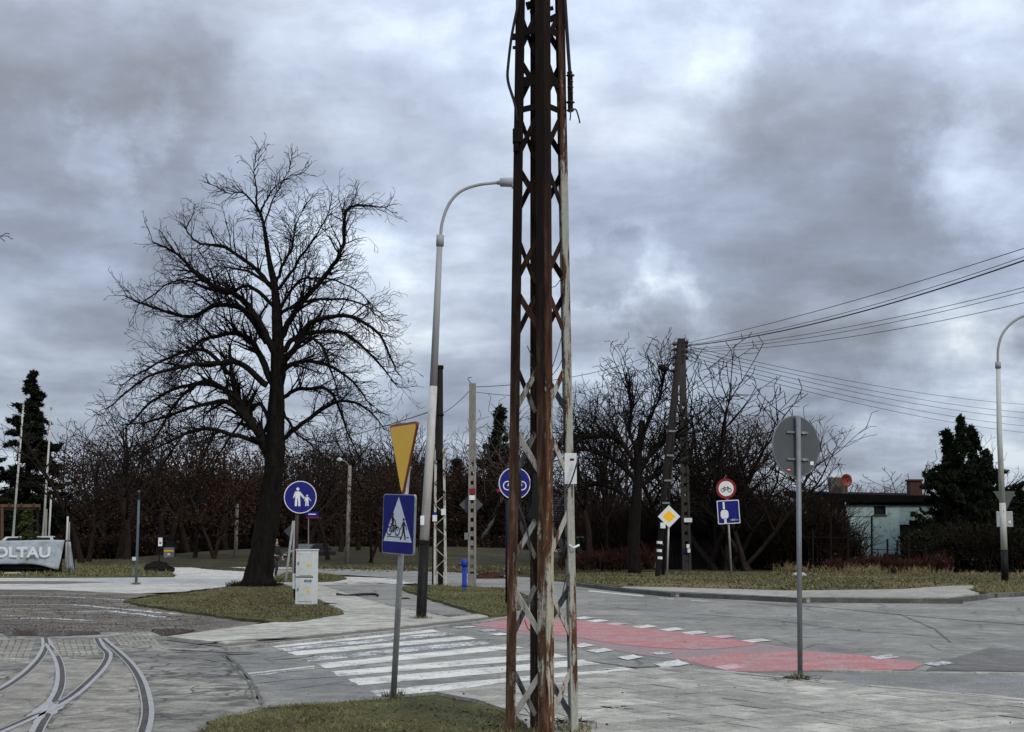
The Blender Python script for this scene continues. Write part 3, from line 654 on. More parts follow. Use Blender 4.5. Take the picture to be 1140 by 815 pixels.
for q_ in ([(-40,662),(60,664),(160,669)], [(-40,674),(80,673),(200,684)], [(30,682),(120,680),(190,688)], [(-40,690),(40,688),(110,691)]): crackline(q_, .16, 'light', .0235, mud); crackline([(u, v+2.6) for u, v in q_], .2, 'asphalt_dark', .0225, mud)
crackline([(0,685),(35,686)], .12, 'light', .024, mud)
crackline([(182,689),(198,690)], .08, 'light', .026, mud)
# ------------------------------------------------------------------ tram rails
def Z(x, y): return (x/6.333, y/6.333+690)
def spl(pts, n=8):
    out = []
    P = [pts[0]]+list(pts)+[pts[-1]]
    for i in range(1, len(P)-2):
        a, b, c, d = P[i-1], P[i], P[i+1], P[i+2]
        for k in range(n):
            t = k/n; out.append(b*1.0*(1)+(c-a)*.5*t+(a*2-b*5+c*4-d)*.5*t*t+(b*3-a-c*3+d)*.5*t*t*t)
    out.append(P[-2]); return out
def strip_on(name, P, o0, o1, z, m, parent, h=.03):
    l = []; r = []
    for i, p in enumerate(P):
        d = (P[min(i+1, len(P)-1)]-P[max(0, i-1)]).normalized(); nn = Vector((-d.y, d.x, 0))
        a = p+nn*o0; b = p+nn*o1; l.append((a.x, a.y, z)); r.append((b.x, b.y, z))
    n = len(l); vs_ = l+r+[(x, y, z-h) for x, y, _ in l]+[(x, y, z-h) for x, y, _ in r]; fs = []
    for i in range(n-1): fs += [(i, i+1, n+i+1, n+i), (2*n+i, 2*n+i+1, i+1, i), (n+i, n+i+1, 3*n+i+1, 3*n+i)]
    return MB().add(vs_, fs).obj(name, m, parent)
RL = [([(298,128),(303,160),(300,195),(262,265),(180,352),(90,422),(0,478),(-130,545)], 1),
      ([(318,165),(366,235),(398,310),(407,400),(390,490),(345,575),(300,660),(245,750),(180,880),(80,1060)], 1),
      ([(700,128),(735,190),(778,232),(775,280),(735,345),(650,435),(540,530),(400,612),(240,690),(90,757),(-80,830)], -1),
      ([(735,130),(860,232),(950,320),(1015,420),(1050,520),(1068,620),(1065,700),(1040,800),(985,950),(900,1100)], -1)]
for pts, sd in RL:
    P = spl([G(*Z(x, y), .03) for x, y in pts], 7)
    rl = strip_on('rail', P, -.025, .025, .031, 'steel', tram)
    strip_on('groove', P, *( (.025, .083) if sd > 0 else (-.083, -.025)), .0245, 'groove', rl, .01)
    strip_on('rail_lip', P, *( (.083, .098) if sd > 0 else (-.098, -.083)), .029, 'steel', rl)
mark('frog_plate', [Z(335,563),(Z(378,590)),Z(420,600),Z(500,560),Z(450,610),Z(375,670),Z(350,660),Z(290,650),Z(165,697),Z(240,630)], 'steel', .0265, tram)
mark('frog_plate', [Z(250,700),Z(340,640),Z(300,700),Z(215,792),Z(230,720)], 'steel', .0275, tram)
for q in [[(335,135),(350,130),(400,212),(385,214)],[(735,130),(750,128),(800,180),(788,184)]]: mark('switch_tongue', [Z(*a) for a in q], 'steel', .030, tram)
def panel(q, name='concrete_panel', z=.0233, m='panel'):
    pts = roughen(wpoly([Z(*a) for a in q], z), .012, .3, 7); c = sum(pts, Vector())/len(pts)
    mb = MB(); mb.flat([(p.x-c.x, p.y-c.y) for p in pts], 0, -.03); o = mb.obj(name, m, tram, loc=(c.x, c.y, z))
panel([(-200,560),(-40,480),(60,430),(150,380),(230,300),(395,300),(385,400),(360,480),(320,560),(160,690),(0,760),(-150,840),(-400,800)])
panel([(462,300),(730,280),(715,330),(630,420),(540,495),(455,490),(450,400)])
panel([(800,290),(860,300),(930,380),(965,490),(620,500),(700,430),(780,350)])
panel([(600,515),(975,510),(985,620),(975,760),(930,860),(380,860),(330,790),(380,710),(470,640)])
panel([(-60,1100),(120,870),(260,870),(380,870),(920,870),(850,1100)])
panel([(1100,500),(1300,480),(1500,560),(1400,700),(1110,760)], m='tram')
for i in range(9):                         # paving blocks in the row next to the mud
    x0, x1 = -140+i*48, -140+(i+1)*48-5; sk = -70
    if i < 8: panel([(x0+20, 132), (x1+20, 132), (x1+20+sk*.9, 292), (x0+20+sk*.9, 292)], 'paving_block', .027)
for i in range(7):
    x0 = 352+i*46; panel([(x0, 138), (x0+41, 136), (x0+72, 252), (x0+34, 256)] if x0+72 < 735 else [(x0, 138), (x0+20, 138), (x0+40, 205), (x0+30, 254)], 'paving_block', .027)
for i in range(8):
    x0 = 770+i*36; panel([(x0, 95-i*2), (x0+32, 93-i*2), (x0+112, 178), (x0+78, 182)], 'paving_block', .027)
# ------------------------------------------------------------------ the rusty lattice mast
def mast():
    b = G(603.5, 822); t = thing('lattice_mast', 'tall rusty steel lattice mast with flaking white paint in the centre foreground', 'mast', b)
    H = 8.6
    def half(z): return .315-(.315-.222)*z/6.5
    th = R(7)
    def corner(k, z):       # 0 front, 1 right, 2 back, 3 left
        a = -math.pi/2+th+k*math.pi/2; h = half(z); return Vector((math.cos(a)*h, math.sin(a)*h, z))
    fl, tk = .098, .011
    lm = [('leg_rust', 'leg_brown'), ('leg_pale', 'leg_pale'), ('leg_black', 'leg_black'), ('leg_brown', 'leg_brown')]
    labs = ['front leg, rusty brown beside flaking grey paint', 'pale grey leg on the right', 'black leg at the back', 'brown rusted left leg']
    for k in range(4):
        leg = None
        for j, nb in enumerate(((k+1) % 4, (k+3) % 4)):
            vs_ = []
            for z in (-.15, H):
                c = corner(k, z); e = (corner(nb, z)-c); e.z = 0; e.normalize(); o = corner((k+(3 if j == 0 else 1)) % 4, z)-c; o.z = 0; o.normalize()
                off = o*(tk if j else 0)
                s0 = e*(tk if j else 0)
                vs_ += [c+s0, c+e*fl, c+e*fl+o*tk, c+s0+o*tk]
            mb = MB().add(vs_, [(0, 1, 5, 4), (1, 2, 6, 5), (2, 3, 7, 6), (3, 0, 4, 7), (3, 2, 1, 0), (4, 5, 6, 7)])
            m = lm[k][j]
            if j == 0: leg = mb.obj('leg', m, t); leg['label'] = labs[k]
            else: mb.obj('flange', m, leg)
    ys = [846, 771, 682, 594, 506, 431, 351, 287, 213, 150, 92, 35, -20, -75]
    for i, y in enumerate(ys):
        zc = L(b, 604, y).z; dz = .20-.045*min(1, zc/6.5)
        if zc > H-.2: continue
        sgn = 1 if i % 2 == 0 else -1       # +1: descends to the right on the front faces
        for f in range(4):
            A, B = f, (f+1) % 4             # face between corner f and f+1
            if f == 3: l_, r_ = 3, 0; s_ = sgn
            elif f == 0: l_, r_ = 0, 1; s_ = sgn
            elif f == 1: l_, r_ = 2, 1; s_ = -sgn
            else: l_, r_ = 3, 2; s_ = -sgn
            a = corner(l_, zc+dz*s_); c = corner(r_, zc-dz*s_); e = (c-a); e.z = 0; e.normalize(); nrm = Vector((e.y, -e.x, 0)); 
            if nrm.dot((a+c)/2) < 0: nrm = -nrm
            a = a+e*.05-nrm*.018; c = c-e*.05-nrm*.018
            a.z += .02*s_; c.z -= .02*s_
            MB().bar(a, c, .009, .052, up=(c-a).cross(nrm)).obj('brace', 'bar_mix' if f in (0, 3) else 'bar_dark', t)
    # bolt plates near the top
    for y, w in ((95, .17), (40, .12), (125, .10)):
        z = L(b, 604, y).z
        for f in (3, 0):
            a, c = corner(f, z), corner((f+1) % 4, z); e = (c-a).normalized(); nrm = Vector((e.y, -e.x, 0))
            if nrm.dot(a+c) < 0: nrm = -nrm
            MB().bar(a+e*.03-nrm*.008, c-e*.03-nrm*.008, .008, w*.55, up=(0, 0, 1)).obj('junction_plate', 'leg_black', t)
    def P(u, v, dy=0): return L(b, u, v, dy)
    # black rubber sheet tied round the left leg
    rw = MB(); rw.box(P(576.5, 553, -.02)+Vector((.0, 0, 0)), (.062, .09, .42)); rw.obj('rubber_wrap', 'rubber', t, bevel=.01)
    sg = MB(); sg.add([P(593.5, 527, -.26), P(597.5, 530, -.28), P(598.5, 579, -.28), P(590, 577, -.22), P(586, 574, -.16), P(592.5, 560, -.25)], [(0, 5, 1), (1, 5, 2), (2, 5, 3), (3, 5, 4)]); o = sg.obj('rubber_flap', 'rubber', t)
    sm = o.modifiers.new('solid', 'SOLIDIFY'); sm.thickness = .012
    MB().box(P(635, 522, 0)+Vector((0, -.045, 0)), (.105, .006, .265)).obj('notice_plate', 'signwhite', t, bevel=.002)
    MB().box(P(636.5, 512, 0)+Vector((0, -.0495, 0)), (.035, .002, .018)).obj('notice_print', 'signblack', t)
    MB().tube([P(634, 607, -.04), P(638, 610, -.07), P(644.5, 607, -.02)], .010, 6).obj('wire_tie', 'signwhite', t)
    MB().tube([P(629, 604, -.05), P(619, 590, -.15), P(616, 582, -.2)], .003, 4).obj('wire', 'wire', t)
    def wr(pts, r, name='wire', m='wire', dy=-.15): MB().tube(spl([P(u, v, dy) for u, v in pts], 6), r, 6).obj(name, m, t)
    wr([(613, 320), (619, 318), (626, 308)], .0035); wr([(613, 414), (621, 390), (628, 364), (629, 352)], .0035)
    wr([(613, 420), (622, 408), (629, 392)], .0035); wr([(587, 385), (590, 392), (594, 398)], .004); wr([(590, 407), (594, 413)], .004)
    wr([(584, 690), (588, 700), (598, 707)], .004); wr([(584, 788), (590, 795), (598, 800)], .004)
    wr([(613, 575), (622, 560), (634, 540), (641, 520), (645, 505)], .007, 'hanging_cable')
    wr([(614, 678), (624, 668), (629, 648), (631, 640)], .0045); wr([(576, 560), (582, 575), (589, 600), (590, 625)], .008, 'hanging_cable')
    wr([(578, -20), (577, 2), (570, 38), (566, 70), (565.5, 90), (573, 115), (577, 135)], .013, 'looped_cable', 'rubber', -.05)
    wr([(627, -40), (629, 0), (632.5, 55), (634.5, 82)], .016, 'looped_cable', 'rubber', -.03)
    MB().tube([P(634, 80, -.03), P(634.6, 84, -.03), P(635, 110, -.03), P(635, 122, -.03)], .024, 8).obj('insulator_rod', 'iron', t)
    for v, r in ((84, .040), (91, .028), (97, .030), (103, .028), (114, .042), (123, .036)):
        MB().tube([P(635, v-1.6, -.03), P(635, v, -.03), P(635, v+1.6, -.03)], [r*.55, r, r*.55], 10).obj('insulator_disc', 'ceramic', t)
    wr([(635, 122), (635, 130), (634.5, 134)], .006); wr([(636, 122), (641, 122), (644, 130), (645.5, 137)], .007)
    MB().box(P(576, 152, -.05), (.085, .09, .13)).obj('junction_box', 'iron', t, bevel=.01)
    MB().box(P(574.5, 164, -.05), (.05, .07, .09)).obj('junction_box', 'iron', t, bevel=.01)
    MB().box(P(573.5, 41, -.02), (.08, .04, .05)).obj('bracket', 'iron', t); MB().box(P(575, 53, -.02), (.07, .03, .022)).obj('bracket', 'iron', t)
    MB().bar(P(590, 14), P(616, 9), .03, .03).obj('cross_arm', 'iron', t); MB().bar(P(586, 7), P(594, 5), .05, .06).obj('bracket', 'iron', t)
    MB().bar(P(588, 46), P(600, 41), .03, .04).obj('bracket', 'iron', t); MB().bar(P(612, 22), P(620, 18), .03, .05).obj('bracket', 'iron', t)
mast()
# ------------------------------------------------------------------ street lamps
def lamp_arc():
    b = G(468.5, 688, .05); t = thing('street_lamp', 'tall curved street lamp with black foot and off-white shaft beside the crossing', 'street lamp', b)
    P = lambda u, v, dy=0: L(b, u, v, dy)
    MB().tube([P(468.5, 690), P(469, 684), P(472.3, 604)], [.115, .11, .105], 16).obj('pole_foot', 'black', t, True)
    MB().tube([P(472.3, 604), P(478.7, 500), P(482.5, 430)], [.1, .09, .085], 16).obj('pole', 'lampwhite', t, True)
    MB().tube([P(482.5, 430), P(489.8, 265)], [.083, .062], 16).obj('pole', 'lampgrey', t, True)
    MB().tube([P(489.7, 274), P(490.2, 262)], .085, 14).obj('collar', 'lampgrey', t, True)
    MB().tube(spl([P(490.3, 266), P(492.5, 247), P(500, 227), P(513, 213), P(532, 206), P(556, 203.2)], 8), .034, 10).obj('arm', 'lampgrey', t, True)
    h = MB(); a = P(553, 203.5); c = P(576, 203)
    h.tube([a, P(556, 203.4), P(557, 203), P(570, 203), P(573, 203.3), P(575, 204)], [.04, .05, .095, .105, .1, .03], 12); hd = h.obj('lamp_head', 'lampgrey', t, True)
    MB().tube([P(570, 204.5)+Vector((0, 0, -.02)), P(575, 205)+Vector((0, 0, -.02)), P(577, 205.5)], [.09, .09, .02], 12).obj('lamp_cover', 'lamp_lens', hd, True)
    MB().box(P(470.2, 579.5, -.1), (.085, .05, .20)).obj('label_plate', 'signwhite', t, bevel=.01)
    MB().tube([P(472, 606), P(472.4, 601.5)], .112, 14).obj('paint_ring', 'black', t)
lamp_arc()
def lamp_right():
    b = G(1119, 648, .1); t = thing('street_lamp', 'peeling white and rust street lamp with black foot at the right edge', 'street lamp', b)
    P = lambda u, v: L(b, u, v)
    MB().tube([P(1119, 650), P(1118, 612)], [.14, .13], 12).obj('pole_foot', 'black', t, True)
    MB().tube([P(1118, 612), P(1116, 560)], [.125, .12], 12).obj('pole', 'lamp_peel', t, True)
    MB().tube([P(1116, 560), P(1112.5, 480), P(1111.2, 408)], [.115, .10, .08], 12).obj('pole', 'lampwhite', t, True)
    MB().tube([P(1111.2, 410), P(1111, 403)], .11, 12).obj('collar', 'lampgrey', t, True)
    MB().tube(spl([P(1111, 404), P(1111.3, 388), P(1116, 372), P(1127, 359), P(1142, 351), P(1165, 346)], 8), .05, 8).obj('arm', 'lampgrey', t, True)
    MB().tube([P(1163, 346.5), P(1167, 346), P(1182, 345), P(1187, 345.5)], [.06, .12, .13, .04], 10).obj('lamp_head', 'lampgrey', t, True)
lamp_right()
# ------------------------------------------------------------------ signs
def disc(c, r, n=28): return [(c[0]+r*math.cos(2*math.pi*i/n), c[1]+r*math.sin(2*math.pi*i/n)) for i in range(n)]
def line(a, b, w):
    d = Vector((b[0]-a[0], b[1]-a[1])); d.normalize(); n = Vector((-d.y, d.x))*w/2
    return [(a[0]-n.x, a[1]-n.y), (b[0]-n.x, b[1]-n.y), (b[0]+n.x, b[1]+n.y), (a[0]+n.x, a[1]+n.y)]
def relief(name, polys, y, m, parent, th=.0015, rings=()):
    mb = MB()
    for p in polys: mb.prism(p, y-th, y)
    for c, r, w in rings:
        n = 28; vs_ = []; 
        for i in range(n):
            ca, sa = math.cos(2*math.pi*i/n), math.sin(2*math.pi*i/n)
            vs_ += [(c[0]+r*ca, y-th, c[1]+r*sa), (c[0]+(r-w)*ca, y-th, c[1]+(r-w)*sa)]
        mb.add(vs_, [(2*i, 2*((i+1) % n), 2*((i+1) % n)+1, 2*i+1) for i in range(n)])
    return mb.obj(name, m, parent)
def roundrect(w, h, r, n=4):
    out = []
    for cx, cy, a0 in ((w/2-r, h/2-r, 0), (-w/2+r, h/2-r, 90), (-w/2+r, -h/2+r, 180), (w/2-r, -h/2+r, 270)):
        for k in range(n+1): a = R(a0+90*k/n); out.append((cx+r*math.cos(a), cy+r*math.sin(a)))
    return out
def textmesh(s, size, bold=.0):
    c = bpy.data.curves.new('lettering', 'FONT'); c.body = s; c.size = size; c.extrude = .001; c.offset = bold; c.align_x = 'CENTER'; c.align_y = 'CENTER'
    o = bpy.data.objects.new('tmp', c); COL.objects.link(o); bpy.context.view_layer.update()
    me = bpy.data.meshes.new_from_object(o.evaluated_get(bpy.context.evaluated_depsgraph_get())); bpy.data.objects.remove(o); me.materials.clear(); return me
def text(s, size, m, parent, loc, name='lettering', bold=0, sx=1):
    me = textmesh(s, size, bold); me.materials.append(MT[m]); return inst(me, name, parent, loc, (R(90), 0, 0), (sx, 1, 1))
def bicycle(cx, cy, s, w=.09):
    P = lambda x, y: (cx+x*s, cy+y*s)
    rings = [(P(-.62, 0), .40*s, w*s), (P(.62, 0), .40*s, w*s)]
    ls = [((-.62, 0), (-.28, .52)), ((-.62, 0), (0, -.02)), ((0, -.02), (-.32, .55)), ((0, -.02), (.42, .5)), ((-.28, .45), (.42, .5)), ((.62, 0), (.38, .62)), ((.38, .66), (.2, .68)), ((-.45, .58), (-.2, .58))]
    return [line(P(*a), P(*b), w*s*.9) for a, b in ls], rings
def walker(cx, cy, h, mirror=1):                    # pedestrian pictogram, feet at cy
    q = lambda pts: [(cx+mirror*x*h, cy+y*h) for x, y in pts]
    return [disc((cx+mirror*.02*h, cy+.92*h), .075*h, 14), q([(-.07, .82), (.10, .82), (.12, .45), (-.06, .45)]),
            q([(.12, .47), (.0, .47), (.06, .25), (.13, .02), (.24, .02), (.22, -.01), (.30, .03), (.17, .26)][:5]+[(.17, .26)]), q([(-.06, .47), (.06, .47), (-.02, .22), (-.16, .0), (-.26, .02), (-.10, .24)]),
            q([(-.06, .8), (-.01, .76), (-.14, .55), (-.22, .44), (-.26, .47), (-.17, .6)]), q([(.09, .8), (.05, .74), (.2, .6), (.26, .44), (.30, .46), (.25, .62)])]
def man(cx, cy, h, arm=1):
    q = lambda pts: [(cx+x*h, cy+y*h) for x, y in pts]
    return [disc((cx, cy+.91*h), .085*h, 14), q([(-.15, .78), (.13, .78), (.13, .42), (-.13, .42)]), q([(-.13, .43), (-.01, .43), (-.04, 0), (-.15, 0)]), q([(.01, .43), (.13, .43), (.15, 0), (.04, 0)]),
            q([(-.15, .78), (-.10, .74), (-.2, .42), (-.25, .44)]), q([(.12, .78), (.10, .70), (.36*arm, .42), (.38*arm, .47)])]
def sign_center():
    b = G(438, 775, .05); t = thing('crossing_sign', 'grey post with yellow triangle over blue crossing plate by the zebra stripes', 'traffic sign', b)
    P = lambda u, v, dy=0: L(b, u, v, dy)
    MB().tube([P(437.8, 778), P(446.4, 620), P(456.5, 482)], .032, 14).obj('post', 'galv', t, True)
    # yellow inverted triangle
    roll = R(2.3)
    c = P(449.3, 512, -.03); s = .90; h = s*.866
    def tri(sc, r=.05):
        pts = []
        for k, (x, z) in enumerate(((-s/2*sc, h/2*sc), (0, -h/2*sc), (s/2*sc, h/2*sc))):
            pts.append((x, z))
        out = []
        for i in range(3):
            p, a, q = Vector(pts[i]), Vector(pts[i-1]), Vector(pts[(i+1) % 3]); da = (a-p).normalized()*r*1.6; dq = (q-p).normalized()*r*1.6
            for k in range(5): u = k/4; out.append(tuple((p+da)*(1-u)**2+p*2*u*(1-u)+(p+dq)*u*u))
        return out
    pl = MB().prism(tri(1), -.012, .012).obj('triangle_plate', 'orange', t, loc=c, rot=(0, roll+R(-1), -R(66)))
    relief('yellow_field', [tri(.935, .045)], -.0125, 'yellow', pl)
    c2 = P(444.2, 583.5, -.045); w, hh = .60, .63
    pl2 = MB().prism(roundrect(w, hh, .035), -.010, .014).obj('blue_plate', 'galv', t, loc=c2, rot=(0, roll, -R(52)))
    relief('blue_field', [roundrect(w-.02, hh-.02, .03)], -.0105, 'blue', pl2)
    T = [(-.27, -.185), (.27, -.185), (0, .285)]
    relief('white_triangle', [T], -.0125, 'signwhite', pl2)
    lines, rings = bicycle(-.085, -.075, .125, .12)
    rider = [disc((-.10, .10), .018, 12), [(-.125, .078), (-.085, .085), (-.075, .01), (-.12, .0)], line((-.10, .07), (-.04, .02), .014), line((-.10, .01), (-.07, -.05), .022), line((-.07, -.05), (-.085, -.09), .016)]
    relief('pictogram', walker(.105, -.165, .235)+lines+rider+[line((-.2, -.135), (-.0, -.135), .009), line((.17, -.135), (.215, -.135), .009), line((0, -.135), (.06, -.135), .009)], -.0145, 'signblack', pl2, .001, rings)
sign_center()
def sign_round_peds():
    b = G(329, 669, .08); t = thing('pedestrian_path_sign', 'round blue sign with adult and child on a dark post behind the grey cabinet', 'traffic sign', b)
    P = lambda u, v, dy=0: L(b, u, v, dy)
    MB().tube([P(328.6, 671), P(331, 552)], .05, 12).obj('post', 'brownpost', t, True)
    c = P(334.3, 553.5, -.07); r = .435
    pl = MB().prism(disc((0, 0), r, 40), -.01, .01).obj('plate', 'signwhite', t, loc=c, rot=(0, 0, R(14)))
    relief('blue_field', [disc((0, 0), r*.95, 40)], -.0105, 'blue', pl)
    relief('pictogram', man(-.07, -.24, .50)+[line((-.0, .08), (.14, -.07), .035)]+man(.18, -.235, .30, 1)+[line((.10, -.05), (.16, .0), .03)], -.0125, 'signwhite', pl)
sign_round_peds()
def street_plate():
    b = G(343, 660, .03); t = thing('street_name_sign', 'small blue street name plate with red stripe behind the round pedestrian sign', 'street sign', b)
    P = lambda u, v, dy=0: L(b, u, v, dy)
    MB().tube([P(343.3, 661), P(343.5, 562)], .018, 8).obj('post', 'galv_dark', t)
    pl = MB().box(P(347.8, 573, -.03), (.39, .012, .2)).obj('plate', 'blue', t)
    MB().box(P(347.8, 576.4, -.04), (.385, .006, .035)).obj('red_stripe', 'signred', pl); MB().box(P(347.5, 572.5, -.04), (.24, .006, .03)).obj('name_print', 'signwhite', pl)
    MB().box(P(349, 564.5, -.03), (.16, .012, .14)).obj('number_plate', 'navy', t)
street_plate()
def aframe():
    b = G(322, 647, .09); t = thing('a_frame_support', 'thin pale A-frame of two poles with grey diamond sign back left of cabinet post', 'sign support', b)
    P = lambda u, v, dy=0: L(b, u, v, dy)
    MB().tube([P(318, 647), P(326.5, 580)], .045, 8).obj('pole', 'lampwhite', t, True); MB().tube([P(326, 647, .3), P(327.5, 580)], .045, 8).obj('pole', 'lampwhite', t, True)
    MB().bar(P(321.5, 614), P(326.5, 613), .05, .05).obj('cross_bar', 'lampwhite', t)
    c = P(324.5, 591.5, .08); MB().prism([(-.30, 0), (0, -.30), (.30, 0), (0, .30)], -.01, .01).obj('sign_back', 'signback', t, loc=c)
aframe()
def bike_sign():
    b = G(564.5, 674, .09); t = thing('bicycle_path_sign', 'round blue bicycle sign on a navy post behind the mast', 'traffic sign', b)
    P = lambda u, v, dy=0: L(b, u, v, dy)
    MB().tube([P(564.5, 676), P(565, 520)], .045, 10).obj('post', 'navy', t, True)
    r = .40; pl = MB().prism(disc((0, 0), r, 40), -.01, .01).obj('plate', 'signwhite', t, loc=P(573, 538, -.07), rot=(0, 0, R(8)))
    relief('blue_field', [disc((0, 0), r*.95, 40)], -.0105, 'blue', pl)
    l, rg = bicycle(0, -.06, .29, .085); relief('pictogram', l, -.0125, 'signwhite', pl, rings=rg)
bike_sign()
def small_plate():
    b = G(556, 668, .09); t = thing('street_name_sign', 'small blue and red name plate left of the round bicycle sign', 'street sign', b)
    P = lambda u, v, dy=0: L(b, u, v, dy)
    MB().tube([P(565, 668, .25), P(565, 538, .25)], .02, 8).obj('post', 'navy', t)
    MB().bar(P(557, 541, .25), P(565, 541, .25), .02, .02).obj('bracket', 'navy', t); MB().box(P(557.5, 540.5, .15), (.22, .012, .13)).obj('plate', 'navy', t); MB().box(P(557.5, 546, .15), (.22, .012, .08)).obj('red_stripe', 'signred', t)
small_plate()
def back_sign():
    b = G(891, 755.5, .02); t = thing('round_sign_back', 'large grey back of a round traffic sign on a steel post on the pavement', 'traffic sign', b)
    P = lambda u, v, dy=0: L(b, u, v, dy)
    MB().tube([P(890.8, 757), P(888.6, 463)], .031, 14).obj('post', 'galv_dark', t, True)
    c = P(886, 497, .06); pl = MB().prism(disc((0, 0), .375, 48), -.008, .008).obj('plate', 'signback', t, loc=c, rot=(0, 0, R(30)))
    MB().tube([(math.cos(a)*.372, 0, math.sin(a)*.372) for a in [2*math.pi*i/40 for i in range(41)]], .010, 6, False).obj('rim', 'galv_dark', pl)
    for z in (.17, -.16):
        MB().box((0.01, -.02, z), (.34, .02, .026)).obj('bracket', 'galv_dark', pl, bevel=.003)
        MB().box((.10, -.032, z), (.05, .012, .03)).obj('clamp', 'galv', pl)
    MB().box((.245, -.0095, -.20), (.055, .002, .045)).obj('sticker', 'signwhite', pl)
    s_ = relief('sticker', [disc((-.13, -.29), .03, 16)], -.0085, 'signred', pl); relief('sticker_print', [line((-.15, -.29), (-.11, -.29), .014)], -.0105, 'signwhite', s_)
back_sign()
def litter_at(u, v, n, name, label, rad=.15, z=.04):
    b = G(u, v, z); sg = []
    for i in range(n):
        a = random.random()*6.28; p = Vector((random.uniform(-rad, rad), random.uniform(-rad, rad), random.uniform(.005, .03))); q = p+Vector((math.cos(a), math.sin(a), random.uniform(-.1, .3)))*random.uniform(.08, .25); q.z = max(.01, q.z)
        sg.append((*p, *q, .004, .002))
    V, Fc = frusta(sg, 3); o = inst(fastmesh(name, V, Fc, 'bark2'), name, None, b); tag(o, label, 'twigs')
litter_at(883, 757, 26, 'twig_pile', 'dry twigs at the foot of the round sign post', .3)
litter_at(684, 790, 9, 'twig_pile', 'few dead twigs on the slabs right of the mast', .1)
litter_at(632, 806, 40, 'weed_tuft', 'dry weed tuft at the right leg of the mast', .12)
def priority():
    b = G(742.5, 644.5, .1); t = thing('priority_sign', 'yellow and white diamond priority sign on a thin grey post', 'traffic sign', b)
    P = lambda u, v, dy=0: L(b, u, v, dy)
    MB().tube([P(742.5, 645.5), P(744.8, 575)], .04, 8).obj('post', 'galv', t, True)
    r = .47; pl = MB().prism([(-r, 0), (0, -r), (r, 0), (0, r)], -.015, .015).obj('plate', 'signwhite', t, loc=P(744.8, 575, -.08))
    q = .27; relief('yellow_field', [[(-q, 0), (0, -q), (q, 0), (0, q)]], -.016, 'yellow', pl, .003)
priority()
def nobike():
    b = G(814, 641, .1); t = thing('no_bicycles_sign', 'red-rimmed no bicycles disc above blue lane plate on a leaning post', 'traffic sign', b)
    P = lambda u, v, dy=0: L(b, u, v, dy); ro = R(-3)
    MB().tube([P(814.5, 642), P(809, 545)], .045, 8).obj('post', 'galv', t, True)
    pl = MB().prism(disc((0, 0), .465, 36), -.015, .015).obj('round_plate', 'signred', t, loc=P(808.3, 544, -.09))
    relief('white_field', [disc((0, 0), .345, 36)], -.016, 'signwhite', pl, .003); l, rg = bicycle(0, -.07, .25, .12); relief('pictogram', l, -.021, 'signblack', pl, .002, rg)
    p2 = MB().prism(roundrect(1.02, 1.08, .05), -.015, .015).obj('blue_plate', 'signwhite', t, loc=P(811, 570, -.09), rot=(0, ro, 0))
    relief('blue_field', [roundrect(.95, 1.0, .04)], -.016, 'blue', p2, .003)
    relief('pictogram', [roundrect(.12, .36, .04)] and [[(x-.2, z+.3) for x, z in roundrect(.09, .34, .04)], [(x-.19, z-.10) for x, z in roundrect(.36, .42, .15)], [(x-.17, z-.40) for x, z in roundrect(.1, .24, .03)]], -.021, 'signwhite', p2, .003)
    text('1000 m', .12, 'signwhite', p2, (.24, -.024, -.37))
nobike()
def right_signs():
    b = G(1119.5, 646.5, .1)
    t = thing('triangle_sign_back', 'dark back of a downward triangle sign on the right street lamp', 'traffic sign', b); P = lambda u, v, dy=0: L(b, u, v, dy)
    MB().prism([(-.44, .4), (.0, -.36), (.06, -.36), (.44, .4)], -.01, .01).obj('plate', 'signback', t, loc=P(1118.5, 558, .2)); MB().bar(P(1116.5, 553, .05), P(1118, 553, .19), .04, .04).obj('bracket', 'galv_dark', t)
    t2 = thing('rectangular_sign_back', 'grey rectangular sign back below the triangle on the right street lamp', 'traffic sign', b)
    MB().box(P(1118.5, 578, .2), (.66, .02, .62)).obj('plate', 'galv', t2, bevel=.01); MB().bar(P(1117, 578, .05), P(1118, 578, .19), .04, .04).obj('bracket', 'galv_dark', t2)
    MB().box(P(1124, 581, .185), (.1, .004, .1)).obj('sticker', 'signwhite', t2)
right_signs()
# ------------------------------------------------------------------ cabinet, pump
def cabinet():
    b = G(341, 674.5, .08); s = (b.y)/F; t = thing('utility_cabinet', 'pale grey two-door electric cabinet with yellow warning stickers under the big tree', 'utility cabinet', b, R(-16))
    t.scale = (1, 1, .93); w, d, h = .47, .30, 1.46
    MB().box((0, 0, .05), (w-.02, d-.02, .14)).obj('plinth', 'cabgap', t)
    MB().box((0, 0, h/2+.02), (w, d, h-.04)).obj('body', 'cabinet', t, bevel=.012)
    MB().box((0, 0, h+.01), (w+.03, d+.03, .035)).obj('top', 'cabinet', t, bevel=.01)
    for z in (.42, 1.10):
        dr = MB().box((.035, -d/2-.006, z), (w-.12, .014, .60)).obj('door', 'cabinet', t, bevel=.006)
        MB().box((-w/2+.075, -d/2-.018, z+.02), (.022, .02, .07)).obj('lock', 'cabgap', dr, bevel=.004)
        MB().prism([(.06, z-.06), (.16, z-.06), (.11, z+.04)], -d/2-.016, -d/2-.013).obj('warning_sticker', 'yellow', dr)
    MB().box((0, -d/2-.003, .76), (w+.006, .012, .03)).obj('divider', 'cabgap', t)
    p = MB().box((.105, -d/2-.0155, .655), (.19, .004, .055)).obj('name_label', 'blue', t); MB().box((.105, -d/2-.018, .655), (.14, .002, .014)).obj('label_print', 'signwhite', p)
    MB().box((-w/2-.055, .02, .64), (.11, .22, .40)).obj('side_box', 'cabinet', t, bevel=.01)
cabinet()
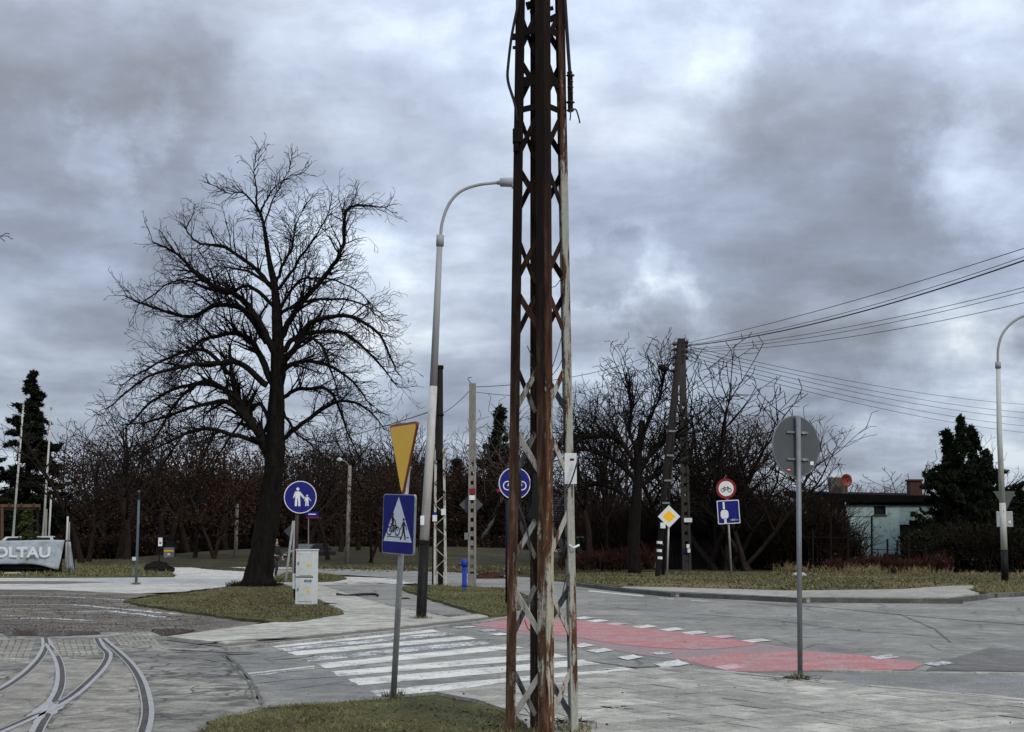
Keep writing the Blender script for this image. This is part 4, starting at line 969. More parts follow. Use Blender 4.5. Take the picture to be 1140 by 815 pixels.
def pump():
    b = G(517, 656, .09); t = thing('hydrant', 'bright blue standpipe hydrant with a nozzle on the grass island', 'hydrant', b); P = lambda u, v, dy=0: L(b, u, v, dy)
    MB().tube([(0, 0, -.02), (0, 0, .05), (0, 0, .05), (0, 0, .75)], [.12, .12, .085, .08], 14).obj('column', 'hydrant', t, True)
    MB().tube([(0, 0, .74), (0, 0, .78), (0, 0, .90), (0, 0, .97), (0, 0, 1.0)], [.10, .12, .12, .09, .02], 14).obj('cap', 'hydrant', t, True)
    MB().tube([(0, 0, .80), (-.14, 0, .82), (-.2, 0, .78)], [.045, .045, .05], 10).obj('nozzle', 'hydrant', t, True); MB().tube([(.02, 0, .97), (.1, -.02, .93)], .02, 8).obj('handle', 'hydrant', t)
    MB().tube([(0, 0, .1), (0, 0, .14)], .10, 14).obj('collar', 'hydrant', t)
pump()
# ------------------------------------------------------------------ poles
def old_lattice():
    b = G(489, 652, .09); t = thing('old_lattice_pole', 'old narrow pole with white steel truss foot and black top left of the mast', 'utility pole', b); P = lambda u, v, dy=0: L(b, u, v, dy)
    for u0, u1, dy, m in ((484, 485, -.1, 'old_white'), (496.5, 494, -.1, 'old_white'), (482, 484.5, .25, 'leg_black'), (492, 491.5, .25, 'leg_black')):
        MB().bar(P(u0, 653, dy), P(u1, 500, dy*.6), .085, .06).obj('leg', m, t)
    for i in range(12):
        v = 645-i*12; a, c = (484.3, 496) if i % 2 else (496, 484.3); MB().bar(P(a, v, -.12), P(c, v-11, -.12), .045, .02).obj('brace', 'old_white' if i < 8 else 'leg_black', t)
        MB().bar(P(a, v, .22), P(c, v-11, .22), .045, .02).obj('brace', 'leg_black', t)
    MB().tube([P(488.5, 512), P(489, 462), P(489.3, 410)], [.15, .14, .125], 8).obj('pole_top', 'woodpole', t)
    MB().bar(P(484, 462), P(494, 462), .33, .05).obj('clamp', 'iron', t); MB().tube([P(489.3, 411), P(489.3, 407)], .15, 8).obj('cap', 'iron', t)
    MB().bar(P(490, 653, .1), P(489, 500, .1), .16, .1).obj('inner_post', 'leg_black', t)
    for u, v in ((484, 577), (493.7, 570)): p = MB().box(P(u, v, -.17), (.16, .01, .22)).obj('notice', 'signwhite', t)
    MB().box(P(484, 571.5, -.176), (.15, .01, .08)).obj('notice_header', 'blue', t)
old_lattice()
def zn_pole(t, pb, pt, b, w, wt, d=.2, holes=(0, .65), n=14, m='concrete', wb=.09):
    """concrete pole with two chords and webs: rectangular openings low down, solid above"""
    pb, pt = Vector(pb), Vector(pt); ax = pt-pb
    def at(f): return pb+ax*f
    sgn = []
    f0, f1 = holes
    MB().bar(at(f1), at(1), wt*1.1, d*.8, up=(0, 1, 0)).obj('pole_top', m, t)
    for s_ in (-1, 1):
        a = at(0)+Vector((s_*w*.36, 0, 0)); c = at(f1)+Vector((s_*wt*.42, 0, 0)); MB().bar(a, c, w*.26, d, up=(0, 1, 0)).obj('chord', m, t)
    for i in range(n+1):
        f = f0+(f1-f0)*i/n; ww = w+(wt-w)*f; MB().bar(at(f)-ax.normalized()*(.30 if i == 0 else wb), at(f)+ax.normalized()*(.30 if i == 0 else wb), ww*.55, d*.72, up=(0, 1, 0)).obj('web', m, t)
def pole526():
    b = G(525.5, 652.5, .09); t = thing('concrete_pole', 'grey concrete pole with rows of openings right of the blue hydrant', 'utility pole', b); P = lambda u, v, dy=0: L(b, u, v, dy)
    zn_pole(t, P(525.5, 653), P(526, 427), b, .30, .22, holes=(.03, .62), n=13)
    MB().tube(spl([P(526, 428), P(522, 424), P(521, 421), P(525, 420)], 4), .012, 5).obj('hook', 'iron', t)
    MB().box(P(526, 547, -.12), (.2, .02, .2)).obj('red_notice', 'signred', t); MB().box(P(525.5, 554, -.12), (.2, .02, .16)).obj('white_notice', 'signwhite', t)
    MB().box(P(519.5, 597, -.05), (.16, .1, .24)).obj('meter_box', 'galv_dark', t, bevel=.01)
    c = P(524.5, 562, .16); MB().prism([(-.42, 0), (0, -.42), (.42, 0), (0, .42)], -.012, .012).obj('diamond_sign_back', 'signback', t, loc=c)
pole526()
TOP = {}
def pole_pair():
    b = G(748, 639, .1)
    b2 = G(764.5, 636, .1); t = thing('concrete_pole', 'concrete power pole with small openings, right of the yellow diamond sign', 'utility pole', b2); P = lambda u, v, dy=0: L(b2, u, v, dy)
    zn_pole(t, P(764.8, 637), P(759, 377), b2, .46, .32, d=.3, holes=(.02, .72), n=17, m='concrete_dark', wb=.17)
    for v in (381, 385, 391, 398):
        for s_ in (-1, 1): MB().tube([P(760+s_*4.5, v+1.8), P(760+s_*4.5, v), P(760+s_*4.5, v-1.8)], [.06, .12, .05], 8).obj('insulator', 'ceramic', t)
        MB().bar(P(755, v+2), P(765.5, v+2), .07, .07).obj('cross_arm', 'iron', t)
    for u, v, w, h, m in ((766, 579, .42, .22, 'signwhite'), (766, 608, .16, .2, 'signwhite'), (764, 613, .36, .3, 'navy'), (767, 613, .14, .2, 'signwhite')): MB().box(P(u, v, -.2-(.02 if m == 'signwhite' else 0)), (w, .02, h)).obj('notice', m, t)
    b1 = G(733, 642, .1); t1 = thing('wooden_pole', 'dark leaning timber strut pole with a lamp head left of the concrete pole', 'utility pole', b1); Q = lambda u, v, dy=0: L(b1, u, v, dy)
    MB().tube([Q(732, 643, 0), Q(742, 515, 0), Q(757, 377, 0)], [.125, .125, .11], 8).obj('strut', 'woodpole', t1, True)
    MB().tube([Q(738, 640, .8), Q(747, 520, .6), Q(757, 390, .4)], [.08, .07, .06], 8).obj('strut', 'woodpole', t1, True)
    for v in (480, 507, 535, 560): u = 732+(643-v)*.094*.95; MB().bar(Q(u-2, v, -.16), Q(u+6, v, -.16), .06, .08).obj('binding', 'galv_dark', t1)
    MB().tube([Q(732.5, 640, -.1), Q(734.8, 610, -.1)], .12, 8).obj('cable_guard', 'black', t1)
    for v in (621, 613, 604): MB().tube([Q(734.2, v+1.5, -.1), Q(734.4, v-1.5, -.1)], .13, 8).obj('white_band', 'signwhite', t1)
    MB().box(Q(738, 585, -.25), (.22, .05, .25)).obj('notice', 'signwhite', t1)
    for v in (383, 389, 397, 405, 412):
        MB().tube([Q(751, v+2, 0), Q(751, v, 0), Q(751, v-2, 0)], [.06, .13, .05], 8).obj('insulator', 'ceramic', t1)
    MB().tube(spl([Q(752, 416, 0), Q(747, 413, 0), Q(743, 411, 0)], 4), .04, 6).obj('lamp_arm', 'iron', t1)
    MB().tube([Q(744.5, 412), Q(742, 411), Q(738, 409.8), Q(734, 408.3), Q(732.6, 408)], [.05, .11, .16, .13, .04], 10).obj('lamp_head', 'iron', t1, True)
    MB().tube([Q(729, 632, .3), Q(735, 612, .2), Q(738, 606, 0)], .03, 6).obj('stay_rod', 'galv_dark', t1)
pole_pair()
def wire(u0, v0, y0, u1, v1, y1, sag, r, label):
    a = D(u0, v0, y0); c = D(u1, v1, y1); pts = []
    for i in range(25):
        f = i/24; p = a.lerp(c, f); p.z -= 4*sag*f*(1-f); pts.append(p-a)
    o = MB().tube(pts, r, 5).obj('overhead_wire', 'wire', None, True); o.location = a; tag(o, label, 'wire', 'overhead wires')
Y = G(764.5, 636).y
for i, (v0, u1, v1, y1, sag, r, lb) in enumerate([(382, 1190, 260, 48, .25, .016, 'uppermost thin wire climbing right from the concrete pole top'), (384, 1190, 268, 47, .5, .014, 'thin wire just under the uppermost one, climbing right'), (385, 1190, 272, 46, .55, .030, 'thickest black cable climbing right from the pole pair'),
        (389, 1190, 307, 50, .4, .013, 'fourth wire down, climbing right from the poles'), (390, 1190, 311, 50, .5, .013, 'fifth wire down, climbing right from the poles'), (392, 1190, 325, 52, .5, .014, 'lowest wire climbing right from the poles')]):
    wire(764, v0, Y, u1, v1, y1, sag, r, lb)
for i, (v0, v1, lb) in enumerate([(385, 452, 'topmost wire of the fan falling right'), (388, 462, 'second wire of the fan falling right'), (392, 469, 'third wire of the fan falling right'), (396, 478, 'fourth wire of the fan falling right'), (400, 486, 'lowest wire of the fan falling right')]):
    wire(764, v0, Y, 1200, v1, 150, .9, .017, lb+' from the pole pair behind the round sign')
Y2 = G(525.5, 652.5).y
wire(753, 384, Y-1, 526, 431, Y2, .5, .014, 'upper wire from the power poles to the concrete pole by the hydrant')
wire(753, 391, Y-1, 526, 436, Y2, 1.0, .012, 'lower wire from the power poles to the concrete pole by the hydrant')
wire(526, 431, Y2, 489, 462, G(489, 652).y, .12, .012, 'short wire from the concrete pole to the old lattice pole')
wire(489, 455, G(489, 652).y, 250, 500, 140, .8, .02, 'wire running left from the old lattice pole behind the tree')
def plain_pole(name, label, cat, u0, v0, u1, v1, r0, r1, m, z=.0, extra=None, group=None):
    b = G(u0, v0, z); t = thing(name, label, cat, b, group=group); P = lambda u, v, dy=0: L(b, u, v, dy)
    MB().tube([P(u0, v0), P(u1, v1)], [r0, r1], 10).obj('pole', m, t, True)
    if extra: extra(t, P)
    return t
plain_pole('flagpole', 'left taller white flagpole behind the tarpaulin banner', 'flagpole', 12, 628, 26, 452, .10, .06, 'lampwhite', extra=lambda t, P: (MB().tube([P(26, 453), P(26, 450.5)], .09, 8).obj('finial', 'galv', t), MB().box(P(24.5, 466), (.12, .1, .25)).obj('cleat', 'galv', t)), group='flagpoles')
plain_pole('flagpole', 'right white flagpole standing right of the dark spruce', 'flagpole', 46, 628, 57, 455, .10, .06, 'lampwhite', extra=lambda t, P: (MB().tube([P(57, 456), P(57, 453.5)], .09, 8).obj('finial', 'galv', t), MB().box(P(55.5, 470), (.12, .1, .25)).obj('cleat', 'galv', t)), group='flagpoles')
plain_pole('short_post', 'short white post just right of the right flagpole', 'post', 53, 628, 57, 551, .07, .07, 'lampwhite')
plain_pole('short_post', 'low pale post touching the foot of the right flagpole', 'post', 50, 628, 51.5, 567, .09, .09, 'concrete')
plain_pole('short_post', 'left of two pale posts at the folded banner end', 'post', 73, 632, 75.5, 575, .07, .06, 'lampwhite')
plain_pole('short_post', 'right, lower of two pale posts at the folded banner end', 'post', 76, 632, 77, 581, .07, .06, 'concrete')
plain_pole('thin_post', 'thin grey-green post with small reddish plate by the pale side road', 'post', 151.5, 650, 155, 546, .055, .045, 'teal_post', extra=lambda t, P: (MB().box(P(154.8, 552, -.06), (.10, .02, .3)).obj('plate', 'brownpost', t), MB().box(P(149.5, 622, -.06), (.14, .1, .14)).obj('lamp_cap', 'signwhite', t)))
plain_pole('concrete_pole', 'pale distant concrete pole left of the big tree trunk', 'utility pole', 262, 627.5, 264, 560, .16, .12, 'concrete')
plain_pole('concrete_pole', 'brownish distant lamp pole between the cabinet and the crossing sign', 'utility pole', 386.5, 630.5, 389.5, 518, .16, .11, 'concrete', extra=lambda t, P: (MB().tube([P(389.3, 520), P(385, 514), P(379, 512)], .04, 6).obj('lamp_arm', 'galv_dark', t), MB().tube([P(381, 512), P(378, 511.5), P(375, 512)], [.05, .16, .05], 8).obj('lamp_head', 'lamp_lens', t)))
# ------------------------------------------------------------------ banner on its frame
def banner():
    b = G(40, 637.5, .06); t = thing('banner', 'grey-blue tarpaulin banner with white lettering draped over a low frame', 'banner', b); P = lambda u, v, dy=0: L(b, u, v, dy)
    nx, ny = 44, 12; vs_ = []
    for j in range(ny+1):
        for i in range(nx+1):
            f = i/nx; g = j/ny; u = -60+f*132+g*(-7)*f**4
            top = 601.5-1.0*math.sin(f*9)*.4; bot = 628+7*max(0, (f-.75)/.25)**1.3
            v = top+(bot-top)*g; dy = -.25*g+.10*math.sin(f*16+g*3)*g+.05*math.sin(f*37+g*7)
            p = P(u, v, dy); vs_.append(p)
    mb = MB().add(vs_, [(j*(nx+1)+i, (j+1)*(nx+1)+i, (j+1)*(nx+1)+i+1, j*(nx+1)+i+1) for j in range(ny) for i in range(nx)])
    tp = mb.obj('tarpaulin', 'tarp', t, True); sm = tp.modifiers.new('solid', 'SOLIDIFY'); sm.thickness = .01
    # folded end
    vs_ = []
    for i in range(13):
        for j in range(7):
            g = j/6; f = i/12; u = 74.5+f*9*(.5+.5*g)+math.sin(f*12)*.8; v = 603+g*(33+2*math.sin(f*9)); vs_.append(P(u, v, .1*math.sin(f*20)-.1))
    o = MB().add(vs_, [(i*7+j, i*7+j+1, (i+1)*7+j+1, (i+1)*7+j) for i in range(12) for j in range(6)]).obj('folded_end', 'tarp', t, True); sm = o.modifiers.new('solid', 'SOLIDIFY'); sm.thickness = .01
    h = (P(0, 609.5)-P(0, 621)).length
    me = textmesh('OLTAU', h*1.38, .022); me.materials.append(MT['tarpwhite'])
    xs = [v.co.x for v in me.vertices]; W = (P(56, 615)-P(-6, 615)).length; sx = W/(max(xs)-min(xs)); c = P(25, 615.3, -.32)
    lt = inst(me, 'lettering', tp, c, (R(90), 0, 0), (sx, 1, 1))
    for u in (-40, 0, 35, 68, 82): MB().bar(P(u, 640, .35), P(u, 602, .35), .07, .07).obj('frame_post', 'iron', t)
    MB().bar(P(-60, 602.5, .3), P(84, 602.5, .3), .07, .07).obj('frame_rail', 'iron', t)
    MB().bar(P(-60, 632, .4), P(80, 633, .4), 1.0, .02, up=(0, 0, 1)).obj('board', 'rubber', t)
    vsb = [P(-60, 637.5, .45), P(68, 637.5, .45), P(70, 604, .45), P(-60, 604, .45)]; MB().add(vsb, [(0, 1, 2, 3)]).obj('back_sheet', 'rubber', t)
banner()
b_ = G(14, 639, .08); tag(MB().box((0, 0, .04), (.75, .25, .09)).obj('plank', 'stone', None, loc=b_, bevel=.01), 'pale loose board lying under the banner', 'board')
def pergola():
    b = G(-20, 628); t = thing('timber_pergola', 'brown timber pergola frame behind the banner at the left edge', 'pergola', b); P = lambda u, v, dy=0: L(b, u, v, dy)
    for u in (-70, 2): MB().bar(P(u, 629), P(u+.5, 565), .17, .17).obj('post', 'timber', t)
    MB().bar(P(-75, 563), P(45, 563), .12, .22).obj('beam', 'timber', t); MB().bar(P(-75, 566.5, .3), P(45, 566.5, .3), .12, .2).obj('beam', 'timber', t)
    MB().bar(P(42, 629, .3), P(42, 565, .3), .15, .15).obj('post', 'planks', t)
    for u in range(-60, 45, 14): MB().bar(P(u, 561, -.6), P(u, 561, 2.5), .1, .12).obj('rafter', 'timber', t)
pergola()
def wheel(t, x, y, r, w=.2):
    o = MB().tube([(x, y-w/2, r), (x, y-w/2+.02, r), (x, y+w/2-.02, r), (x, y+w/2, r)], [r*.93, r, r, r*.93], 20).obj('wheel', 'rubber', t, True)
    MB().tube([(x, y-w/2-.01, r), (x, y+w/2+.01, r)], r*.6, 14).obj('rim', 'galv', o)
def vehicle(name, label, cat, b, rz, prof, roof, width, m, wx, r=.32):
    """prof: side outline of the lower body, roof: outline of the cabin with windows (x, z)"""
    t = thing(name, label, cat, b, rz); MB().prism(prof, -width/2, width/2).obj('body', m, t, bevel=.06)
    MB().prism(roof, -width/2+.1, width/2-.1).obj('cabin', m, t, bevel=.05)
    cx = sum(p[0] for p in roof)/len(roof); cz = sum(p[1] for p in roof)/len(roof)
    win = [(cx+(x-cx)*.88, cz+(z-cz)*.74) for x, z in roof]
    for s_ in (-1, 1): MB().prism(win, s_*(width/2-.095)-.01, s_*(width/2-.095)+.01).obj('side_window', 'glass', t)
    xs = sorted(roof, key=lambda p: p[0]); 
    for end, nm in ((0, 'windscreen'), (-1, 'rear_window')):
        a = xs[end]; c = xs[1] if end == 0 else xs[-2]; lo, hi = (a, c) if a[1] < c[1] else (c, a); s_ = -1 if end == 0 else 1
        A = Vector((lo[0]+(hi[0]-lo[0])*.12+s_*.02, 0, lo[1]+(hi[1]-lo[1])*.12)); B = Vector((lo[0]+(hi[0]-lo[0])*.9+s_*.02, 0, lo[1]+(hi[1]-lo[1])*.9)); MB().bar(A, B, width-.36, .02, up=(0, 0, 1) if abs((B-A).z) < .9*(B-A).length else (1, 0, 0)).obj(nm, 'glass', t)
    for x in wx:
        for s_ in (-1, 1): wheel(t, x, s_*(width/2-.1), r)
    x0 = min(p[0] for p in prof); x1 = max(p[0] for p in prof)
    for s_ in (-1, 1):
        MB().box((x0-.005, s_*width*.36, .68), (.05, .3, .14)).obj('headlight', 'lamp_lens', t); MB().box((x1+.005, s_*width*.36, .74), (.05, .26, .16)).obj('tail_light', 'signred', t)
    MB().box((x0-.03, 0, .45), (.02, .5, .11)).obj('number_plate', 'signwhite', t); return t
CARP = [(-2.1, .3), (-2.15, .6), (-2.0, .85), (-1.1, .98), (1.7, 1.0), (2.1, .9), (2.15, .35), (1.9, .22), (-1.9, .22)]
CARR = [(-1.15, .97), (-.45, 1.47), (1.1, 1.5), (1.85, .99)]
vehicle('parked_car', 'black parked car behind the cabinet in front of the dark trees', 'car', G(345, 627.5), R(60), CARP, CARR, 1.78, 'carpaint', (-1.35, 1.3))
vehicle('parked_van', 'white parked van half hidden behind the banner', 'van', G(24, 628), R(12), [(-2.4, .3), (-2.5, .7), (-2.35, 1.05), (-1.7, 1.3), (2.4, 1.35), (2.45, .35), (2.2, .22), (-2.2, .22)], [(-1.75, 1.28), (-1.1, 2.0), (2.2, 2.05), (2.4, 1.33)], 1.9, 'vanpaint', (-1.5, 1.5))
# kiosk and stop sign in the distance
def kiosk():
    b = G(188, 627.5, 0); t = thing('waste_bin_shelter', 'dark blue booth with a yellow band at the bend of the path', 'booth', b); P = lambda u, v, dy=0: L(b, u, v, dy)
    for s_ in (-1, 1): MB().bar((s_*.42, 0, 0), (s_*.42, 0, 1.75), .08, .08).obj('post', 'navy', t)
    MB().box((0, .05, .65), (.8, .3, 1.1)).obj('body', 'galv_dark', t, bevel=.02); MB().box((0, -.12, .95), (.72, .04, .10)).obj('yellow_band', 'yellow', t); MB().box((0, -.12, .7), (.2, .03, .16)).obj('notice', 'signwhite', t)
    MB().box((0, .05, 1.8), (1.2, .7, .09)).obj('roof', 'iron', t); MB().box((0, .22, 1.4), (.8, .02, .5)).obj('pane', 'glass', t)
kiosk()
def stop_sign():
    b = G(177.5, 634, 0); t = thing('stop_sign', 'small white stop plate on a dark post by the tree stump', 'sign', b); P = lambda u, v, dy=0: L(b, u, v, dy)
    MB().tube([P(177, 635), P(178, 600)], .035, 8).obj('post', 'iron', t); pl = MB().box(P(178.5, 603.3, -.05), (.24, .03, .5)).obj('plate', 'signwhite', t, rot=None)
    MB().box(P(178.5, 604.5, -.07), (.12, .01, .1)).obj('print', 'signback', t)
stop_sign()
b_ = G(130, 627.5); 
def lump(name, label, cat, b, dims, m, seed=1, n=14):
    rr = random.Random(seed); vs_ = []; fs = []; k = 8
    for j in range(k+1):
        ph = math.pi/2*j/k
        for i in range(n):
            a = 2*math.pi*i/n; q = rr.uniform(.82, 1.12); vs_.append((math.cos(a)*math.cos(ph)*dims[0]*q, math.sin(a)*math.cos(ph)*dims[1]*q, math.sin(ph)*dims[2]*rr.uniform(.85, 1.1)-.03))
    fs = [(j*n+i, j*n+(i+1) % n, (j+1)*n+(i+1) % n, (j+1)*n+i) for j in range(k) for i in range(n)]
    o = MB().add(vs_, fs).obj(name, m, None, loc=b); return tag(o, label, cat)
lump('boulder', 'pale boulder on the lawn beyond the banner', 'stone', b_, (.35, .3, .28), 'stone')
lump('tree_stump', 'dark rooty stump at the corner of the path', 'stump', G(176, 637), (.9, .6, .62), 'bark', 3)
lump('rubbish_bag', 'white rubbish bag on the verge behind the round sign back', 'rubbish bag', G(890, 641, .1), (.38, .25, .2), 'stone', 5)
lump('earth_heap', 'dark heap of earth beside the far road behind the concrete pole', 'earth heap', G(543, 644), (.9, .5, .28), 'leaf_dark', 7)
def hose():
    b = G(402, 664, .035); P = [(-.75, .3, .06), (-.55, .0, .03), (-.35, -.15, .03), (-.1, .1, .05), (.25, .25, .06), (.45, .15, .05), (.5, -.15, .03)]
    o = MB().tube(spl([Vector(p) for p in P], 6), .04, 8).obj('rubber_hose', 'rubber', None, True, loc=b); tag(o, 'bent black rubber hose lying on the asphalt apron', 'hose')
hose()
for u, v, w, lb in ((365, 672, .45, 'dark clod of soil right of the cabinet'), (450, 666, .2, 'dark oval drain lid left of the lamp foot')):
    lump('clod', lb, 'debris', G(u, v, .05), (w, w*.6, .05), 'leaf_dark', int(u))
# ------------------------------------------------------------------ person half hidden by the trunk
def person():
    b = G(306, 643.5, .02); t = thing('person', 'person in black jacket and dark trousers walking behind the big tree trunk', 'person', b, R(65))
    def skin(name, verts, edges, rad, m, parent, lv=1):
        me = bpy.data.meshes.new(name); me.from_pydata(verts, edges, []); o = bpy.data.objects.new(name, me); COL.objects.link(o); o.parent = parent; me.materials.append(MT[m])
        s_ = o.modifiers.new('skin', 'SKIN'); s_.use_smooth_shade = True
        lay = me.skin_vertices[0] if me.skin_vertices else None
        if lay is None:
            bm = bmesh.new(); bm.from_mesh(me); bm.verts.layers.skin.verify(); bm.to_mesh(me); bm.free(); lay = me.skin_vertices[0]
        for i, r_ in enumerate(rad): lay.data[i].radius = (r_, r_) if not isinstance(r_, tuple) else r_
        lay.data[0].use_root = True
        ss = o.modifiers.new('sub', 'SUBSURF'); ss.levels = lv; ss.render_levels = lv; return o
    V = [(0, 0, .95), (0, 0, 1.12), (0, .02, 1.38), (0, .02, 1.48), (0, -.02, 1.56), (0, -.02, 1.66),
         (-.2, .02, 1.42), (-.26, .1, 1.15), (-.26, .02, .92), (-.26, -.01, .84), (.2, .02, 1.42), (.26, -.06, 1.15), (.25, -.2, .95), (.25, -.24, .88),
         (-.1, 0, .9), (-.11, -.18, .52), (-.11, -.1, .1), (-.11, -.24, .04), (.1, 0, .9), (.11, .12, .52), (.11, .36, .14), (.11, .25, .04)]
    E = [(0, 1), (1, 2), (2, 3), (3, 4), (4, 5), (2, 6), (6, 7), (7, 8), (8, 9), (2, 10), (10, 11), (11, 12), (12, 13), (0, 14), (14, 15), (15, 16), (16, 17), (0, 18), (18, 19), (19, 20), (20, 21)]
    Rr = [(.15, .11), (.15, .11), (.17, .11), .055, .075, .085, .07, .052, .035, .03, .07, .052, .035, .03, .09, .062, .042, .04, .09, .062, .042, .04]
    body = skin('body', V, E, Rr, 'skin', t)
    jk = [0, 1, 2, 6, 7, 8, 10, 11, 12]; mp = {v: i for i, v in enumerate(jk)}
    skin('jacket', [(V[i][0], V[i][1], V[i][2]) for i in jk], [(mp[a], mp[b_]) for a, b_ in E if a in mp and b_ in mp], [(.18, .14), (.18, .14), (.195, .135), .09, .07, .052, .09, .07, .052], 'jacket', t)
    tr = [0, 14, 15, 16, 17, 18, 19, 20, 21]; mp = {v: i for i, v in enumerate(tr)}
    skin('trousers', [V[i] for i in tr], [(mp[a], mp[b_]) for a, b_ in E if a in mp and b_ in mp], [(.16, .12), .11, .08, .06, .055, .11, .08, .06, .055], 'trousers', t)
    MB().tube([(0, .0, 1.64), (0, .005, 1.70), (0, .0, 1.75), (0, -.01, 1.775)], [.098, .102, .07, .01], 12).obj('hair', 'hair', t, True)
    MB().tube([(0, -.095, 1.66), (0, -.118, 1.64), (0, -.10, 1.625)], [.01, .016, .014], 6).obj('nose', 'skin', t)
    for s_, (hx, hy, hz) in ((-1, (-.26, -.01, .84)), (1, (.25, -.24, .88))):
        for k in range(5):
            ox = (k-2)*.018; ln = (.055, .075, .08, .075, .06)[k]
            MB().tube([(hx, hy+ox, hz-.02), (hx+.005*s_, hy+ox*1.3, hz-.02-ln*.6), (hx-.012*s_, hy+ox*1.3-.008, hz-.02-ln)], [.010, .009, .006], 5).obj('finger', 'skin', t, True)
person()
# ------------------------------------------------------------------ trees
UP = Vector((0, 0, 1))
def rv(rr): return Vector((rr.gauss(0, 1), rr.gauss(0, 1), rr.gauss(0, 1)))
def grow(out, p, d, ln, r, lvl, mx, rr, pr):
    n = max(2, int(ln/pr['step'][min(lvl, len(pr['step'])-1)])); sl = ln/n; r0 = r
    kids = pr['kids'][min(lvl, len(pr['kids'])-1)]*ln; acc = rr.random()
    for i in range(n):
        f = (i+1)/n; d = (d+rv(rr)*pr['wob'][min(lvl, len(pr['wob'])-1)]+UP*pr['trop'][min(lvl, len(pr['trop'])-1)]).normalized()
        q = p+d*sl; r1 = max(pr['rmin'], r*(1-.78*f)); out.append((p.x, p.y, p.z, q.x, q.y, q.z, r0, r1, lvl))
        p = q; r0 = r1
        if lvl < mx and f > pr.get('bare', .15):
            acc += kids/n
            while acc >= 1:
                acc -= 1; s_ = d.orthogonal(); s_.rotate(Matrix.Rotation(rr.random()*6.283, 3, d)); ang = R(rr.uniform(*pr['ang']))
                nd = (d*math.cos(ang)+s_*math.sin(ang)).normalized()
                grow(out, p, nd, ln*rr.uniform(*pr['rat'])*(1-.35*f), max(pr['rmin'], r1*.62), lvl+1, mx, rr, pr)
    return p
def segs_to_parts(out, thick_m, thin_m):
    A = np.array(out); lv = A[:, 8]; parts = []
    big = A[A[:, 7] > .03][:, :8]; sm = A[A[:, 7] <= .03][:, :8]
    if len(big): V, Fc = frusta(big, 7); parts.append((V, Fc, thick_m))
    if len(sm): V, Fc = frusta(sm, 3); parts.append((V, Fc, thin_m))
    return parts
def split_tree(name_t, out, mats):
    A = np.array(out); trunk = A[A[:, 8] == 0][:, :8]; rest = A[A[:, 8] > 0]
    Vt, Ft = frusta(trunk, 9); mt = fastmesh('trunk', Vt, Ft, mats[0]); mt.polygons.foreach_set('use_smooth', [True]*len(mt.polygons))
    ps = segs_to_parts(rest.tolist(), 0, 0); V, Fc, mi = merge(ps); return mt, (V, Fc)
def put_tree(name, label, b, mt, mc, rz, sc, group=None, cat='tree', extra=None):
    t = thing(name, label, cat, b, rz, group); t.scale = (sc, sc, sc) if not isinstance(sc, tuple) else sc
    inst(mt, 'trunk', t); inst(mc, 'crown', t)
    if extra: inst(extra, 'dead_leaves', t)
    return t
